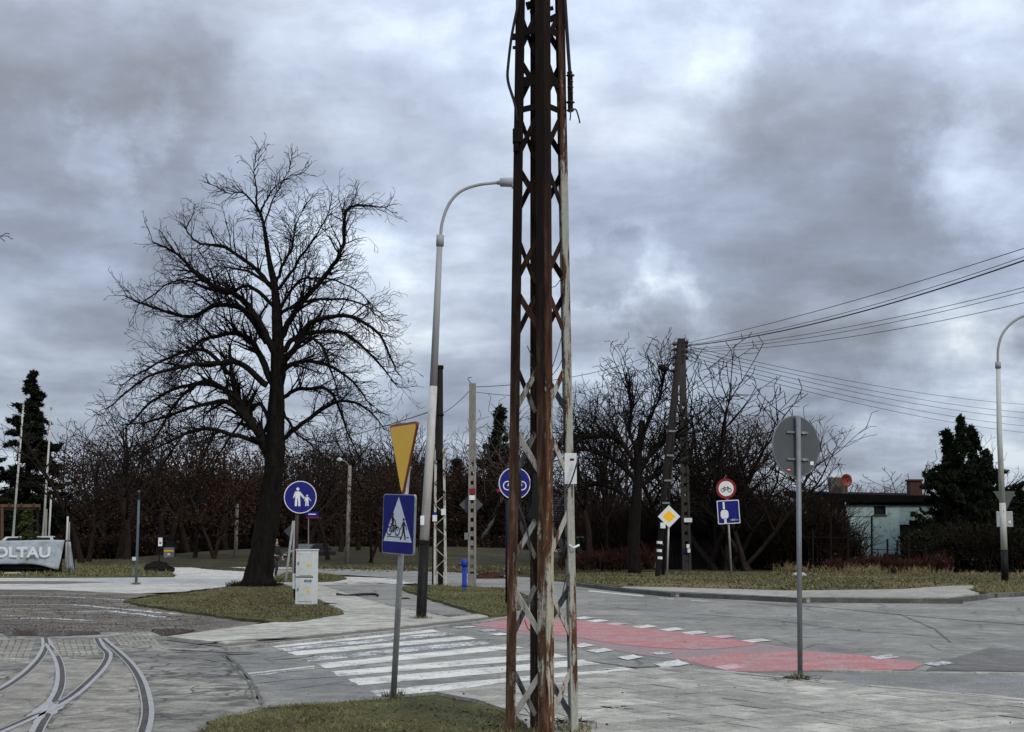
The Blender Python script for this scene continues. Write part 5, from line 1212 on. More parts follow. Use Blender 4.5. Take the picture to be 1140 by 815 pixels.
# --- the big lime tree, its limbs following the photograph
def big_tree():
    b = G(286, 653, .06); rr = random.Random(5)
    t = thing('bare_lime_tree', 'huge bare dark tree with arching limbs on the grass by the cabinet', 'tree', b)
    P = lambda u, v, dy=0: L(b, u, v, dy)
    Q = lambda x, y, dy=0: L(b, x/2.329+100, y/2.329+150, dy)
    tr = spl([P(284, 655), P(287, 640), P(292, 610), P(299, 570), P(304, 530), P(306.5, 500), P(308, 450), P(309, 407), P(309, 373), P(306, 322), P(300, 292), P(294, 253), P(290, 236)], 6)
    rad0 = [.68, .49, .41, .37, .345, .33, .27, .23, .19, .14, .09, .06, .04]
    rad = [rad0[min(i//6, 12)]*(1-(i % 6)/6)+rad0[min(i//6+1, 12)]*((i % 6)/6) for i in range(len(tr))]
    # trunk with flare, ribs and lumps
    n = 22; vs_ = []
    for i, p in enumerate(tr):
        for k in range(n):
            a = 2*math.pi*k/n; rb = 1+.12*math.sin(a*5+i*.12)+.07*math.sin(a*9-i*.3)+.04*math.sin(i*.9+a*2)+rr.uniform(-.03, .03)
            if i < 5: rb += (.42*((5-i)/5)**1.6)*max(0, math.sin(a*4+.6))
            vs_.append(p+Vector((math.cos(a), math.sin(a), 0))*rad[i]*rb)
    fs = [(i*n+k, i*n+(k+1) % n, (i+1)*n+(k+1) % n, (i+1)*n+k) for i in range(len(tr)-1) for k in range(n)]
    MB().add(vs_, fs).obj('trunk', 'bark', t, True)
    limbs = [([(478,860),(452,800),(418,745),(385,690),(360,630),(357,540)], .30, .3), ([(487,580),(450,500),(400,430),(330,400),(290,370),(250,330),(190,300)], .20, -.5), ([(475,400),(430,350),(350,290),(270,270),(230,225)], .13, .3),
        ([(470,390),(400,355),(340,350)], .10, -.6), ([(480,660),(430,560),(380,510),(300,510),(240,530),(190,590)], .19, .7), ([(460,650),(400,600),(330,600),(270,610),(180,640),(90,720)], .17, -.7),
        ([(460,540),(400,460),(330,440),(250,470),(150,440),(80,410)], .17, .2), ([(485,590),(530,560),(580,490),(680,480),(760,530),(800,620)], .18, -.4), ([(490,540),(520,480),(560,420),(620,350),(655,280),(660,200),(690,175),(770,180)], .17, .15),
        ([(500,560),(540,520),(640,500),(720,560),(790,640)], .15, .7), ([(495,650),(520,600),(600,595),(680,640),(740,720)], .15, -.7), ([(490,800),(560,740),(640,690),(700,700),(760,760)], .13, .3),
        ([(480,390),(500,330),(525,280),(530,240),(555,170)], .09, .5), ([(490,400),(540,340),(600,270),(640,190)], .09, -.6), ([(440,780),(370,700),(300,700),(200,740),(100,760)], .15, -.3),
        ([(430,760),(340,660),(240,640),(130,680),(40,770)], .16, .6), ([(445,800),(330,770),(250,790),(160,850)], .13, -.8), ([(440,200),(400,150),(360,150),(300,120)], .06, .2), ([(445,200),(460,170),(500,120),(560,100)], .06, -.3),
        ([(443,210),(430,150),(425,90),(440,40)], .06, .1), ([(450,240),(480,150),(510,90),(520,45)], .05, .4), ([(357,620),(300,560),(220,560),(130,600),(60,640)], .12, .5), ([(385,690),(310,640),(240,690),(190,780),(150,860)], .12, -.5),
        ([(480,700),(530,660),(610,660),(660,760),(700,850)], .12, .6), ([(478,760),(440,700),(400,720),(330,800),(270,900)], .12, .9), ([(490,620),(560,540),(610,560),(640,640),(690,790)], .11, -.9), ([(485,500),(505,420),(560,360),(660,370),(740,440)], .10, .9),
        ([(480,450),(420,400),(360,420),(260,400),(170,470)], .11, -.9), ([(486,470),(520,450),(600,430),(700,440),(770,490)], .11, -.2), ([(492,700),(520,750),(570,800),(630,850)], .09, -.3)]
    pr = dict(step=[.35, .26, .24, .2], kids=[1.7, 3.0, 3.9, 3.6], wob=[.08, .12, .13, .14], trop=[.0, .01, .01, .01], rmin=.0072, ang=(22, 55), rat=(.45, .75), bare=.12)
    out = []
    for pts, r0, dep in limbs:
        k = len(pts); W = []
        for i, (x, y) in enumerate(pts):
            W.append(Q(x, y, 0)+Vector((0, 1, 0))*dep*(abs(x-pts[0][0])+abs(y-pts[0][1])*.3)/100*.8*(1 if i else 0))
        W = spl(W, 6); m = len(W); jit = Vector()
        for i in range(m-1):
            f = i/(m-1); q0 = r0*.74; ra = q0*(1-.80*f); rb_ = q0*(1-.80*(i+1)/(m-1)); nj = jit*.6+rv(rr)*.02
            a = W[i]+jit; c = W[i+1]+nj; jit = nj; out.append((*a, *c, max(ra, .015), max(rb_, .015), 1))
            d = (c-a).normalized()
            if f > .16:
                for _ in range(1 if rr.random() < .62 else 2):
                    s_ = d.orthogonal(); s_.rotate(Matrix.Rotation(rr.random()*6.283, 3, d)); ang = R(rr.uniform(28, 68)); nd = (d*math.cos(ang)+s_*math.sin(ang)+UP*.15).normalized()
                    nd = (nd*1.0+d*.35).normalized(); grow(out, c, nd, rr.uniform(.7, 2.3)*(1-.58*f)*(1 if r0 > .06 else .55), max(.018, rb_*.5), 2, 5 if rr.random() < .5 else 4, rr, pr)
    # shoots on the leader
    for i in range(40, len(tr)-1):
        for _ in range(2): d = rv(rr); d.z = abs(d.z)*.6; grow(out, tr[i], d.normalized(), rr.uniform(.3, .8), .02, 2, 4, rr, pr)
    ps = segs_to_parts(out, 0, 0); V, Fc, mi = merge(ps); me = fastmesh('crown', V, Fc, 'bark'); inst(me, 'crown', t)
    # rough skirt of shoots and dead leaves at the foot
    sg = []
    for i in range(500):
        a = rr.random()*6.28; q = Vector((math.cos(a), math.sin(a), 0))*rr.uniform(.5, .95); q.z = rr.uniform(0, .12); e = q+Vector((math.cos(a)*.12, math.sin(a)*.12, rr.uniform(.05, .22))); sg.append((*q, *e, .012, .004))
    V, Fc = frusta(sg, 3); inst(fastmesh('foot_shoots', V, Fc, 'bark2'), 'foot_shoots', t, tr[0])
    print('big tree segs', len(out))
big_tree()
# --- generic bare trees
def variant(seed, h, spread=1.0, levels=4, up=.05, stems=1, leaves=0, mats=('bark2', 'bark2'), twig=.012, dens=1.0, trunk_r=.18, tallness=.45):
    rr = random.Random(seed); out = []
    for s_ in range(stems):
        d = Vector((rr.gauss(0, .12), rr.gauss(0, .12), 1)) if stems == 1 else Vector((rr.gauss(0, .35), rr.gauss(0, .35), 1)); d.normalize(); p = Vector((rr.gauss(0, .12)*(stems > 1), rr.gauss(0, .12)*(stems > 1), -.1))
        n = 14; tl = h*rr.uniform(.8, 1.0)*.86; r = trunk_r/(stems**.5); r0 = r*1.25; pr = dict(step=[.6, .5, .4, .35], kids=[1.0, 1.25*dens, 1.7*dens, 2*dens], wob=[.05, .09, .12, .14], trop=[.05, up, up, up*.6], rmin=twig, ang=(26, 58), rat=(.45, .7), bare=.15)
        for i in range(n):
            f = (i+1)/n; d = (d+rv(rr)*.07+UP*.05).normalized(); q = p+d*tl/n; r1 = max(.02, r*(1-.85*f)); out.append((*p, *q, r0, r1, 0)); p = q; r0 = r1
            if f > tallness*.5 and rr.random() < .95:
                for _ in range(rr.choice((1, 2, 2))):
                    a = rr.random()*6.28; tilt = R(rr.uniform(32, 68)); nd = Vector((math.cos(a)*math.sin(tilt)*spread, math.sin(a)*math.sin(tilt)*spread, math.cos(tilt))).normalized()
                    grow(out, p, nd, h*rr.uniform(.2, .36)*(1.2-.6*f), r1*.55+.012, 1, levels-1, rr, pr)
    mt, (V, Fc) = split_tree('t', out, (mats[0],)); mc = fastmesh('crown', V, Fc, mats[1]); ml = None
    if leaves:
        A = np.array(out); tips = A[(A[:, 8] >= 2) & (A[:, 5] < h*.72)][:, 3:6]; k = NR.integers(0, len(tips), leaves); P = tips[k]+NR.normal(size=(leaves, 3))*.22
        V, Fc = quads(P, .075); ml = fastmesh('dead_leaves', V, Fc, 'leaf_dark')
    zs = sorted(o_[5] for o_ in out); return mt, mc, ml, zs[-max(2, len(zs)//400)]
VA = variant(21, 11, 1.0, 4, .05, 1, 1700, twig=.017, dens=1.05)
VB = variant(22, 12, .8, 4, .07, 1, 0, ('bark2', 'bark2'), twig=.016, dens=1.1)
VC = variant(23, 9, 1.2, 4, .03, 2, 2400, twig=.017, dens=1.0)
VD = variant(24, 10, .7, 4, .12, 3, 0, ('bark2', 'bark2'), twig=.013, dens=1.25, trunk_r=.2)
VE = variant(25, 11, 1.05, 4, .06, 1, 0, ('bark2', 'bark2'), twig=.013, dens=1.35)
VF = variant(26, 13, .55, 4, .03, 1, 0, ('birch', 'bark3'), twig=.016, dens=.9, trunk_r=.14)
VG = variant(27, 8, .9, 4, .06, 3, 0, ('bark3', 'bark3'), twig=.018, dens=.9)
def tree_at(V, u, v, top, h0, label, rz=0, wide=1.0, name='bare_tree', group=None, z=0):
    b = G(u, v, z); H = (D(u, top, b.y)-b).z; s_ = H/V[3]; return put_tree(name, label, b, V[0], V[1], rz, (s_*wide, s_*wide, s_), group, extra=V[2])
GL = 'bare trees in the dark wood left of the mast'
LBL = 'bare brown-leaved tree in the dark row behind the far road'
for i, (u, v, top, V, h0, w, lb) in enumerate([(98, 627, 462, VA, 11, 1.0, 'bare spreading tree right of the flagpoles'), (141, 627.5, 455, VB, 12, 1.1, 'thick dark trunked bare tree behind the thin grey-green post'), (122, 622, 480, VC, 9, 1.0, None), (168, 621, 474, VC, 9, 1.0, None),
        (186, 626, 450, VB, 12, 1.0, 'bare tree directly behind the white stop plate'), (216, 628, 470, VA, 11, .9, 'first bare tree right of the blue booth'), (236, 628.5, 478, VC, 9, 1.0, 'forked bare tree left of the pale concrete pole'), (253, 623, 470, VA, 11, 1, None), (330, 623, 478, VC, 9, 1, None),
        (352, 624, 486, VA, 11, 1, None), (374, 622, 475, VC, 9, 1, None), (366, 629, 492, VB, 12, 1, 'bare tree rising behind the black car'), (400, 625, 482, VA, 11, 1.1, None), (414, 630, 486, VC, 9, .9, 'bare tree on the bank left of the crossing sign'), (437, 623, 470, VB, 12, 1, None), (460, 622, 478, VC, 9, 1, None),
        (470, 629, 490, VA, 11, 1, 'bare tree on the bank behind the curved lamp'), (505, 622, 488, VC, 9, 1, None), (540, 622, 480, VA, 11, 1, None), (583, 623, 470, VB, 12, 1, None), (610, 622, 488, VC, 9, 1, None), (80, 620, 490, VC, 9, 1, None), (280, 620, 480, VC, 9, 1, None), (302, 622, 486, VA, 11, 1, None)]):
    tree_at(V, u, v, top-4-(i*37 % 19), h0, lb or LBL, i*1.37, w*1.0, group=None if lb else GL)
for i, (u, v, top, lb) in enumerate([(92, 629, 456, 'lacy bare tree just right of the low pale posts'), (132, 626, 446, 'tall lacy bare tree left of the big tree, behind the grey-green post'), (175, 625, 450, 'tall lacy bare tree above the tree stump'), (212, 624, 462, 'lacy bare tree between the booth and the big trunk'), (340, 627, 470, 'lacy bare tree above the round pedestrian sign'), (378, 626, 476, 'lacy bare tree behind the distant lamp pole'), (430, 626, 462, 'tall lacy bare tree behind the yellow triangle')]):
    tree_at(VE, u, v, top, 11, lb, i*2.1+.9, 1.25)
GR = 'bare trees behind the right hand thicket'
for i, (u, v, top, V, h0, w, lb) in enumerate([(672, 633, 392, VD, 10, .9, 'tall bare tree with upright shoots just right of the mast'), (652, 631, 440, VE, 11, .9, 'bare tree over the red roofed house'), (788, 634, 387, VD, 10, 1.4, 'tallest bare tree directly behind the concrete power pole'), (744, 632, 410, VE, 11, .9, 'bare tree behind the leaning timber pole'),
        (836, 635, 432, VD, 10, 1.3, 'bare tree with upright shoots right of the no bicycles sign'), (866, 633, 462, VE, 11, 1.0, 'bare tree half hidden by the round sign back'), (925, 628, 485, VE, 11, 1.1, 'thin bare tree behind the left end of the turquoise building'), (968, 618, 528, VG, 8, 1.2, None), (985, 618, 532, VG, 8, 1.2, None), (1030, 626, 500, VG, 8, 1.3, 'pale bare tree left of the dark spruce'),
        (1140, 626, 480, VE, 11, 1.0, 'bare tree beyond the right street lamp'), (1110, 624, 510, VG, 8, 1.2, None), (820, 627, 455, VG, 8, 1.2, None), (700, 626, 430, VG, 8, 1.1, None)]):
    tree_at(V, u, v, top, h0, lb or 'thin pale bare tree far behind the right hand gardens', i*1.9+.4, w, group=None if lb else GR)
tree_at(VD, 800, 633, 392, 10, 'full bare crown just right of the concrete power pole', 3.3, 1.5)
tree_at(VD, 818, 634.5, 430, 10, 'shorter bare tree directly above the no bicycles sign', 1.1, 1.2)
tree_at(VE, 655, 634, 415, 11, 'bare tree nearest the mast on its right side', 5.1, 1.0)
tree_at(VF, 530, 622, 438, 13, 'slender pale birch behind the concrete pole', 1.0, 1.25, 'birch_tree')
tree_at(VF, 478, 618, 470, 13, 'thin birch between the curved lamp and the old lattice pole', 2.2, 1.2, 'birch_tree')
def pollard():
    b = G(708, 638.5, .1); t = thing('pollarded_tree', 'stubby pollarded tree with a thick cut trunk and arching branches', 'tree', b); rr = random.Random(9); P = lambda u, v, dy=0: L(b, u, v, dy)
    MB().tube(spl([P(706, 641), P(706, 600), P(708, 560), P(711, 520), P(708, 490)], 4), [.34-.010*i for i in range(17)], 9).obj('trunk', 'bark', t, True)
    out = []; pr = dict(step=[.5, .4, .3, .3], kids=[1.2, 1.6, 2.2], wob=[.08, .14, .2], trop=[.02, .06, .05], rmin=.014, ang=(25, 60), rat=(.4, .65), bare=.2)
    MB().tube([P(710, 505), P(714, 480), P(715, 468)], [.2, .17, .14], 8).obj('cut_stub', 'bark', t, True)
    for pts, r0, dy in (([(711, 528), (725, 505), (740, 492), (752, 488)], .13, -.3), ([(708, 535), (688, 515), (668, 505), (645, 500), (636, 508)], .14, -.5), ([(709, 520), (690, 492), (670, 486), (650, 488), (640, 495)], .12, .6), ([(710, 545), (730, 530), (755, 515), (775, 520)], .1, .8),
                        ([(706, 560), (685, 545), (660, 540), (640, 555)], .11, .2), ([(708, 500), (700, 480), (703, 455), (700, 430)], .08, .4), ([(712, 500), (722, 470), (735, 440), (740, 415)], .07, -.6)):
        W = spl([P(u, v, dy*i*.5) for i, (u, v) in enumerate(pts)], 6)
        for i in range(len(W)-1):
            f = i/len(W); out.append((*W[i], *W[i+1], r0*(1-.6*f), r0*(1-.6*(i+1)/len(W)), 1))
            for _ in range(2 if i > 2 else 0): d = (W[i+1]-W[i]).normalized()+UP*rr.uniform(.2, 1.2)+rv(rr)*.35; grow(out, W[i], d.normalized(), rr.uniform(.8, 2.6), .04, 2, 4, rr, pr)
    V, Fc, mi = merge(segs_to_parts(out, 0, 0)); inst(fastmesh('crown', V, Fc, 'bark'), 'crown', t)
pollard()
def edge_tree():
    b = G(-150, 668); t = thing('bare_tree', 'bare twigs of a tree reaching in at the left edge of the sky', 'tree', b); H = 1
    rr = random.Random(4); out = []; P = lambda u, v, dy=0: L(b, u, v, dy); tr = spl([P(-150, 670), P(-148, 500), P(-140, 300)], 8)
    for i in range(len(tr)-1): out.append((*tr[i], *tr[i+1], .35*(1-i/20), .35*(1-(i+1)/20), 0))
    pr = dict(step=[.35, .26, .22, .2], kids=[1.2, 2.0, 2.4], wob=[.08, .14, .2], trop=[.0, .0, .0], rmin=.012, ang=(25, 55), rat=(.35, .6), bare=.2)
    W = spl([P(-146, 420), P(-110, 350), P(-60, 300), P(-20, 272), P(-8, 264)], 5)
    for i in range(len(W)-1): out.append((*W[i], *W[i+1], .12*(1-i/26), .12*(1-(i+1)/26), 1))
    grow(out, W[-1], Vector((1, 0, .15)), .42, .02, 2, 4, rr, pr); grow(out, W[-3], Vector((.9, 0, .35)), .5, .02, 2, 4, rr, pr)
    mt, (V, Fc) = split_tree('t', out, ('bark',)); inst(mt, 'trunk', t); inst(fastmesh('crown', V, Fc, 'bark'), 'crown', t)
edge_tree()
# --- conifers
def conifer(seed, h, w, n, m='needle', droop=-.25, ragged=.35, size=.16, tips=1):
    rr = random.Random(seed); P = []; sg = [(0, 0, 0, 0, 0, h*.97, .04*h*.5+.05, .02)]
    whorls = int(h*2.0)
    for i in range(whorls):
        f = (i+.5)/whorls; z = h*(.04+.95*f); rad = w*(1-f)**.95*(1+rr.uniform(-ragged, ragged))+.12
        for k in range(rr.randint(5, 8)):
            a = rr.random()*6.283; r_ = rad*rr.uniform(.4, 1.3); q = Vector((math.cos(a)*r_, math.sin(a)*r_, z+droop*r_+rr.uniform(-.2, .2))); sg.append((0, 0, z, *q, .03, .008))
            m_ = int(7+r_*14)
            for j in range(m_):
                g = .25+.75*(j+.5)/m_; c = Vector((0, 0, z)).lerp(q, g); P.append((c.x+rr.gauss(0, .05+.07*(1-g)*r_), c.y+rr.gauss(0, .05+.07*(1-g)*r_), c.z+rr.gauss(0, .05)-.22*rr.random()**2))
    for i in range(14): P.append((rr.gauss(0, .03), rr.gauss(0, .03), h*(.93+.07*i/14)))
    P = np.array(P); P = P[NR.integers(0, len(P), n)]+NR.normal(size=(n, 3))*.05; P[:, 2] += .15*np.sin(P[:, 0]*3+P[:, 1]*2)
    V, Fc = quads(P, size, False, .28); ft = fastmesh('crown', V, Fc, m); Vt, Ft = frusta(sg, 4); return fastmesh('trunk', Vt, Ft, 'bark'), ft
CA = conifer(31, 15, 3.4, 42000, size=.2); CB = conifer(32, 10, 3.2, 60000, size=.15, ragged=.6, droop=.28); CC = conifer(33, 8, 2.0, 20000, size=.13, droop=.1, ragged=.5); CD = conifer(34, 3, .45, 3000, 'needle2', size=.09)
def con_at(C, u, v, top, h0, label, wide=1, name='spruce_tree', group=None):
    b = G(u, v); H = (D(u, top, b.y)-b).z; s_ = H/h0; put_tree(name, label, b, C[0], C[1], u*.7, (s_*wide, s_*wide, s_), group)
con_at(CA, 27, 622, 412, 15, 'tall dark spruce behind the flagpoles at left', 1.25)
con_at(CA, -22, 624, 470, 15, 'second dark spruce cut by the left edge', 1.4)
con_at(CB, 1075, 634, 462, 10, 'big dark ragged spruce right of the turquoise building', .82)
con_at(CC, 1061, 633.5, 478, 8, 'narrow dark spruce tip left of the big ragged one', 1.3)
con_at(CC, 1088, 633.5, 474, 8, 'narrow dark spruce tip right of the big ragged one', 1.3)
con_at(CB, 1062, 632.5, 512, 10, 'lower dark conifer between the spruce and the building', .85)
con_at(CB, 1103, 632, 500, 10, 'dark conifer behind the right street lamp', 1.3)
con_at(CC, 1140, 630, 545, 8, 'low dark conifer at the right edge', 1.8)
con_at(CC, 556, 620, 452, 8, 'dark fir seen between the concrete pole and the mast', 1.0)
con_at(CC, 508, 618, 510, 8, 'small dark fir between the old lattice pole and concrete pole', 1.3)
con_at(CC, 590, 620, 490, 8, 'dark fir directly behind the mast', 1.3)
con_at(CC, 820, 628, 520, 8, 'dark evergreen behind the no bicycles sign', 2.0)
con_at(CC, 775, 628, 530, 8, 'dark evergreen behind the concrete power pole', 2.2)
con_at(CD, 27, 630, 567, 3, 'small yellow-green cypress behind the banner', 1.1, 'cypress')
con_at(CD, 37, 632, 592, 3, 'tiny cypress right of the yellow-green one', 1.6, 'cypress')
# --- thickets: dense masses of twigs no one could count
def thicket(name, spots, m, tw=.018, n=220, leafm='leaf_dark', leaf=90, lsize=.09, z=0):
    """spots: (x, y, radius, height)"""
    segs = []; LP = []
    for (x, y, r_, h) in spots:
        k = n; a = NR.random(k)*6.283; q = NR.random(k)**.6*r_; p0 = np.stack([x+np.cos(a)*q, y+np.sin(a)*q*.8, np.full(k, z)+NR.random(k)*h*.35], 1)
        d = np.stack([NR.normal(size=k)*.35, NR.normal(size=k)*.3, .6+NR.random(k)*.5], 1); ln = h*(.3+.4*NR.random(k))[:, None]
        p1 = p0+d*ln*.6; d2 = d+NR.normal(size=(k, 3))*.35; p2 = p1+d2*ln*.5; w = tw*(.6+NR.random((k, 1)))
        segs.append(np.concatenate([p0, p1, w*1.4, w], 1)); segs.append(np.concatenate([p1, p2, w, w*.5], 1))
        for _ in range(2): d3 = d+NR.normal(size=(k, 3))*.7; segs.append(np.concatenate([p1, p1+d3*ln*.35, w*.8, w*.4], 1))
        LP.append(np.stack([x+NR.normal(size=leaf)*r_*.6, y+NR.normal(size=leaf)*r_*.5, z+NR.random(leaf)**.8*h*.9], 1))
    V, Fc = frusta(np.concatenate(segs), 3); V2, F2 = quads(np.concatenate(LP), lsize); V, Fc, mi = merge([(V, Fc, 0), (V2, F2, 1)])
    o = inst(fastmesh(name, V, Fc, [m, leafm], mi), name); o['kind'] = 'stuff'
def row(u0, u1, v, top0, top1, step=1.1, depth=2.5, rows=2, dens=1):
    out = []; a, c = G(u0, v), G(u1, v); n = max(2, int((c-a).length/step))
    for k in range(rows):
        for i in range(n):
            f = (i+random.random())/n; p = a.lerp(c, f); u = u0+(u1-u0)*f; H = (D(u, top0+(top1-top0)*f, p.y)).z*random.uniform(.7, 1.15); out.append((p.x, p.y+k*depth+random.uniform(-.6, .6), step*.9, H))
    return out
thicket('thicket', row(645, 870, 632.5, 575, 560)+row(640, 760, 629, 548, 545)+row(770, 880, 628, 540, 545), 'thicket', n=200)
thicket('thicket', row(862, 940, 634.5, 548, 562, rows=2)+row(868, 960, 633, 560, 590, rows=2)+row(955, 1045, 634.5, 620, 616, rows=1), 'thicket', n=170)
thicket('thicket', row(1030, 1190, 636, 585, 575, rows=2), 'thicket', n=170, leafm='needle', leaf=500)
thicket('red_thicket', row(640, 735, 635.5, 604, 600, rows=1)+row(930, 1045, 637, 618, 612, rows=1)+row(640, 690, 630, 552, 560, rows=1), 'thicket_red', n=170, leaf=60)
thicket('dry_weeds', row(930, 1050, 640.5, 628, 630, step=.7, rows=1)+row(1080, 1180, 643, 634, 633, step=.7, rows=1)+row(870, 930, 638, 626, 628, step=.8, rows=1), 'blade_dry', tw=.008, n=60, leaf=5)
thicket('undergrowth', row(-60, 600, 622.5, 594, 596, 1.6, 1.5, 2), 'thicket', tw=.03, n=110, leaf=160, lsize=.14)
thicket('woodland', row(-60, 120, 621, 560, 545, 2.4, 5, 3)+row(120, 600, 619.5, 512, 518, 2.4, 6, 3)+row(560, 700, 620, 535, 545, 2.4, 5, 2), 'thicket', tw=.04, n=150, leaf=260, lsize=.2)
thicket('woodland', row(-90, 560, 618, 562, 562, 3.2, 6, 2)+row(560, 1250, 619.5, 575, 575, 3.2, 5, 2), 'thicket', tw=.05, n=60, leafm='needle', leaf=1200, lsize=.33)
# ------------------------------------------------------------------ buildings
def turquoise():
    v = 631.5; b = G(985, v); t = thing('turquoise_building', 'low pale turquoise building with black felt roof behind the weeds', 'building', b); P = lambda u, w, dy=0: L(b, u, w, dy)
    zt = P(985, 561).z; x0, x1, xl = P(943, 600).x, P(1040, 600).x, P(897, 600).x; Dp = 7
    holes = [(P(974, 600).x, P(987, 600).x, P(0, 573).z, P(0, 563.5).z), (P(953.5, 0).x, P(973, 600).x, P(0, 614).z, P(0, 583).z), (P(1002, 600).x, P(1023, 600).x, 0, P(0, 584).z)]
    # front wall cut into rectangles around the openings
    xs = sorted({x0, x1, *[h[0] for h in holes], *[h[1] for h in holes]}); zs = sorted({-.1, zt, *[h[2] for h in holes], *[h[3] for h in holes]}); mb = MB()
    for i in range(len(xs)-1):
        for j in range(len(zs)-1):
            cx, cz = (xs[i]+xs[i+1])/2, (zs[j]+zs[j+1])/2
            if any(h[0] < cx < h[1] and h[2] < cz < h[3] for h in holes): continue
            mb.box((cx, .125, cz), (xs[i+1]-xs[i], .25, zs[j+1]-zs[j]))
    mb.obj('front_wall', 'tealwall', t)
    for k, h in enumerate(holes):
        w, hh = h[1]-h[0], h[3]-h[2]; cx, cz = (h[0]+h[1])/2, (h[2]+h[3])/2
        if k < 2:
            fr = MB()
            for s_ in (-1, 1): fr.box((cx+s_*(w/2-.03), .1, cz), (.06, .08, hh)); fr.box((cx, .1, cz+s_*(hh/2-.03)), (w-.12, .08, .06))
            if k == 1: fr.box((cx, .1, cz), (.05, .07, hh-.12)); fr.box((cx, .1, cz+.2), (w-.12, .065, .05))
            f = fr.obj('window', 'iron', t); MB().box((cx, .13, cz), (w-.1, .02, hh-.1)).obj('pane', 'glass', f); MB().box((cx, -.03, h[2]-.03), (w+.16, .14, .05)).obj('sill', 'greywall', f)
        else:
            f = MB().box((cx, .14, cz), (w-.04, .05, hh-.03)).obj('door', 'planks', t); MB().box((cx+w*.35, .1, cz-.1), (.12, .05, .03)).obj('handle', 'galv', f)
    MB().box((xl/2+x0/2, .75, zt/2+.05), (x0-xl-.01, 1.0, zt+.2)).obj('side_wall', 'greywall', t)
    MB().box((x1/2+xl/2, Dp, zt/2), (x1-xl, .2, zt)).obj('rear_wall', 'greywall', t); MB().box((x1-.1, Dp/2+.1, zt/2), (.2, Dp-.3, zt)).obj('end_wall', 'greywall', t)
    za, zb = P(0, 549).z, P(0, 553.5).z
    MB().add([(xl, -.35, za-.62), (x1+.3, -.35, zb-.34), (x1+.3, Dp, zb+.2), (xl, Dp, za+.1), (xl, -.35, za), (x1+.3, -.35, zb+.05), (x1+.3, Dp, zb+.5), (xl, Dp, za+.4)], [(3, 2, 1, 0), (4, 5, 6, 7), (0, 1, 5, 4), (1, 2, 6, 5), (2, 3, 7, 6), (3, 0, 4, 7)]).obj('roof', 'roofing', t)
    MB().box((x0/2+x1/2, -.1, zt+.12), (x1-x0, .18, .34)).obj('fascia', 'roofing', t)
    c = P(933, 541, 1.5); MB().box((c.x, 1.5, c.z), (1.1, .8, 1.1)).obj('chimney', 'greywall', t); c = P(1018, 545, 1.5)
    ch = MB().box((c.x, 1.5, c.z), (.8, .8, 1.1)).obj('chimney', 'brick', t); MB().box((c.x, 1.5, c.z+.6), (.95, .95, .12)).obj('chimney_cap', 'brick', ch)
turquoise()
def dish():
    b = G(942, 631.5); b = b+L(b, 942.5, 549, .3); t = thing('satellite_dish', 'round red satellite dish on the roof of the turquoise building', 'satellite dish', b)
    n = 20; vs_ = [(0, .12, .82)]
    for j in range(1, 5):
        for i in range(n): a = 6.283*i/n; r_ = .43*j/4; vs_.append((math.cos(a)*r_, .12-.14*(j/4)**2, .82+math.sin(a)*r_))
    fs = [(0, 1+i, 1+(i+1) % n) for i in range(n)]+[(1+j*n+i, 1+(j+1)*n+i, 1+(j+1)*n+(i+1) % n, 1+j*n+(i+1) % n) for j in range(3) for i in range(n)]
    o = MB().add(vs_, fs).obj('reflector', 'dish', t, True, rot=(0, 0, R(18))); m = o.modifiers.new('s', 'SOLIDIFY'); m.thickness = .02
    MB().tube([(0, .14, -.2), (0, .16, .8)], .03, 8).obj('mast', 'iron', t); MB().tube([(0, .05, .45), (0, -.35, .75)], .012, 6).obj('feed_arm', 'iron', t); MB().tube([(0, -.4, .78), (0, -.3, .78)], .04, 8).obj('receiver', 'iron', t)
dish()
def iron_fence():
    b = G(950, 636.5); t = thing('iron_fence', 'rusty dark iron fence posts and rails in front of the turquoise building', 'fence', b); P = lambda u, v, dy=0: L(b, u, v, dy)
    for u, top in ((925, 578), (944, 576), (970.5, 574), (988, 600), (999, 601), (1012, 604), (1030, 604), (890, 590), (905, 590)): MB().bar(P(u, 638), P(u, top), .09, .09).obj('post', 'iron', t)
    for v, u0, u1 in ((575, 925, 971), (598, 890, 971), (612, 971, 1030), (626, 890, 1030)): MB().bar(P(u0, v), P(u1, v+.5), .045, .045).obj('rail', 'iron', t)
iron_fence()
b = G(1150, 632.5); t = thing('turquoise_shed', 'corner of a pale turquoise shed at the right edge', 'shed', b)
MB().box((0, 1.2, 1.3), (1.55, 2.4, 2.6)).obj('wall', 'tealwall', t); MB().box((0, 1.1, 2.68), (1.9, 2.9, .12)).obj('roof', 'roofing', t); MB().box((.2, -.03, 1.05), (.8, .05, 2.0)).obj('door', 'planks', t)
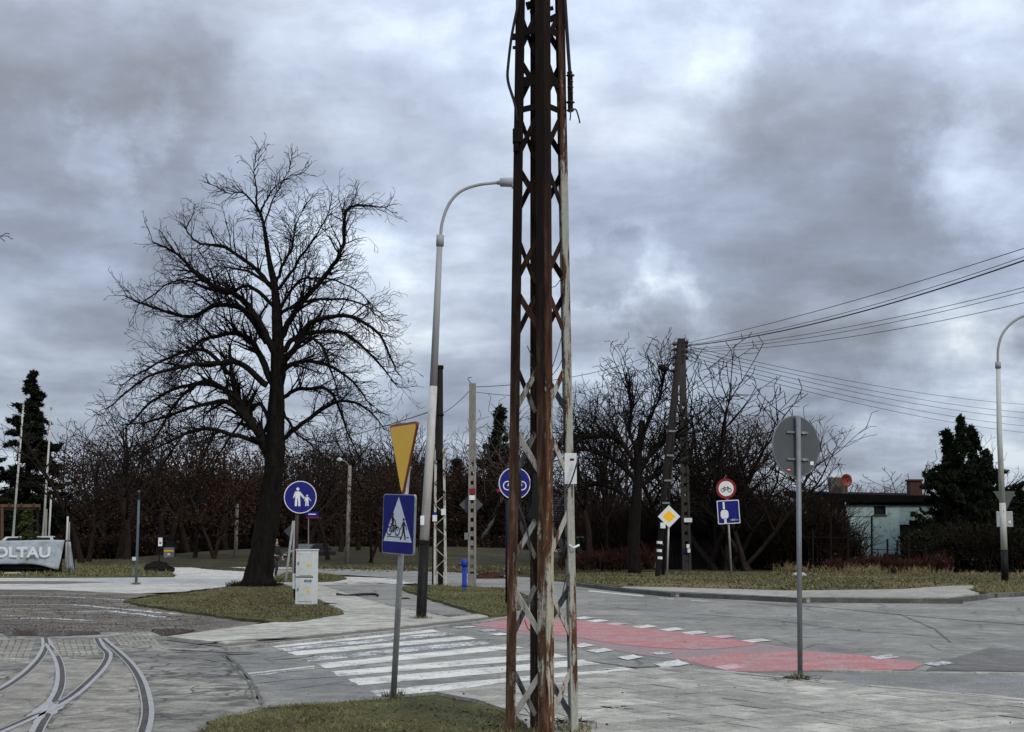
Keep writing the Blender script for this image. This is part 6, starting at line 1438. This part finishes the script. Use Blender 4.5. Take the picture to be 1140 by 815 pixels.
def red_house():
    b = G(650, 623.5); t = thing('tiled_house', 'cream house with red-brown and blue-grey tiled roof behind the mast', 'house', b); P = lambda u, v, dy=0: L(b, u, v, dy)
    xa, xb = P(612, 600).x, P(690, 600).x; ze, zr = P(0, 586).z, P(0, 553).z
    MB().box(((xa+xb)/2, 3, ze/2), (xb-xa, 6, ze)).obj('wall', 'cream', t)
    for f0, f1, m, lb in ((0, .32, 'slate', 'blue-grey part of the roof'), (.32, 1, 'tile', None)):
        x0, x1 = xa-.4+(xb-xa+.8)*f0, xa-.4+(xb-xa+.8)*f1
        rf = MB().add([(x0, -.5, ze-.1), (x1, -.5, ze-.1), (x1, 3, zr), (x0, 3, zr), (x0, 6.5, ze-.1), (x1, 6.5, ze-.1)], [(0, 1, 2, 3), (3, 2, 5, 4), (0, 3, 4), (1, 5, 2), (0, 4, 5, 1)]).obj('roof', m, t)
        if lb: rf['label'] = lb
        cs = MB()
        for k in range(12): f = (k+.5)/12; cs.bar((x0+.01, -.5+3.5*f-.05, ze-.1+(zr-ze+.1)*f+.03), (x1-.01, -.5+3.5*f-.05, ze-.1+(zr-ze+.1)*f+.03), .26, .03)
        c_ = cs.obj('tile_courses', m, rf); c_['kind'] = 'stuff'
    for u in (625, 650, 672): w = MB().box((P(u, 600).x, -.03, ze*.55), (1.1, .1, 1.2)).obj('window', 'iron', t); MB().box((P(u, 600).x, -.09, ze*.55), (.95, .03, 1.05)).obj('pane', 'glass', w)
    MB().box((P(660, 600).x, 3.2, zr+.3), (.7, .7, 1.1)).obj('chimney', 'brick', t)
red_house()
def container():
    b = G(651, 631.5, .05); t = thing('green_container', 'green container with pale mesh panels right of the mast', 'container', b); w, h = .86, 1.85
    MB().box((0, .3, .35), (w, .6, .72)).obj('base', 'green', t, bevel=.03)
    for s_ in (-1, 1): MB().box((s_*(w/2-.03), .3, 1.25), (.06, .58, 1.1)).obj('side_post', 'green', t)
    MB().box((0, .32, 1.25), (w-.13, .5, 1.08)).obj('mesh_panel', 'bluegrey', t)
    for i in range(3):
        for j in range(7): MB().bar((-.25+i*.25-.08, .05, .78+j*.15), (-.25+i*.25+.06, .05, .88+j*.15), .03, .03).obj('slat', 'galv', t)
    MB().box((0, .3, 1.86), (w+.06, .66, .10)).obj('roof', 'cream', t, bevel=.02)
container()
def shed():
    b = G(790, 633); t = thing('dark_shed', 'dark plank shed half hidden by the thicket behind the power poles', 'shed', b); P = lambda u, v, dy=0: L(b, u, v, dy)
    xa, xb, zt = P(738, 600).x, P(850, 600).x, P(0, 595).z; n = 26
    MB().box(((xa+xb)/2, 1.6, zt/2-.05), (xb-xa-.1, 2.9, zt-.12)).obj('core', 'planks', t); me = MB().box((0, 0, zt/2), ((xb-xa)/n-.03, .05, zt)).mesh('plank', 'planks')
    for i in range(n): inst(me, 'plank', t, (xa+(i+.5)*(xb-xa)/n, .06+random.uniform(-.01, .01), random.uniform(-.05, 0)))
    MB().box(((xa+xb)/2, 1.4, zt+.06), (xb-xa+.5, 3.6, .1)).obj('roof', 'roofing', t)
shed()
print('objects', len(bpy.data.objects), 'tris', sum(len(m.polygons) for m in bpy.data.meshes))
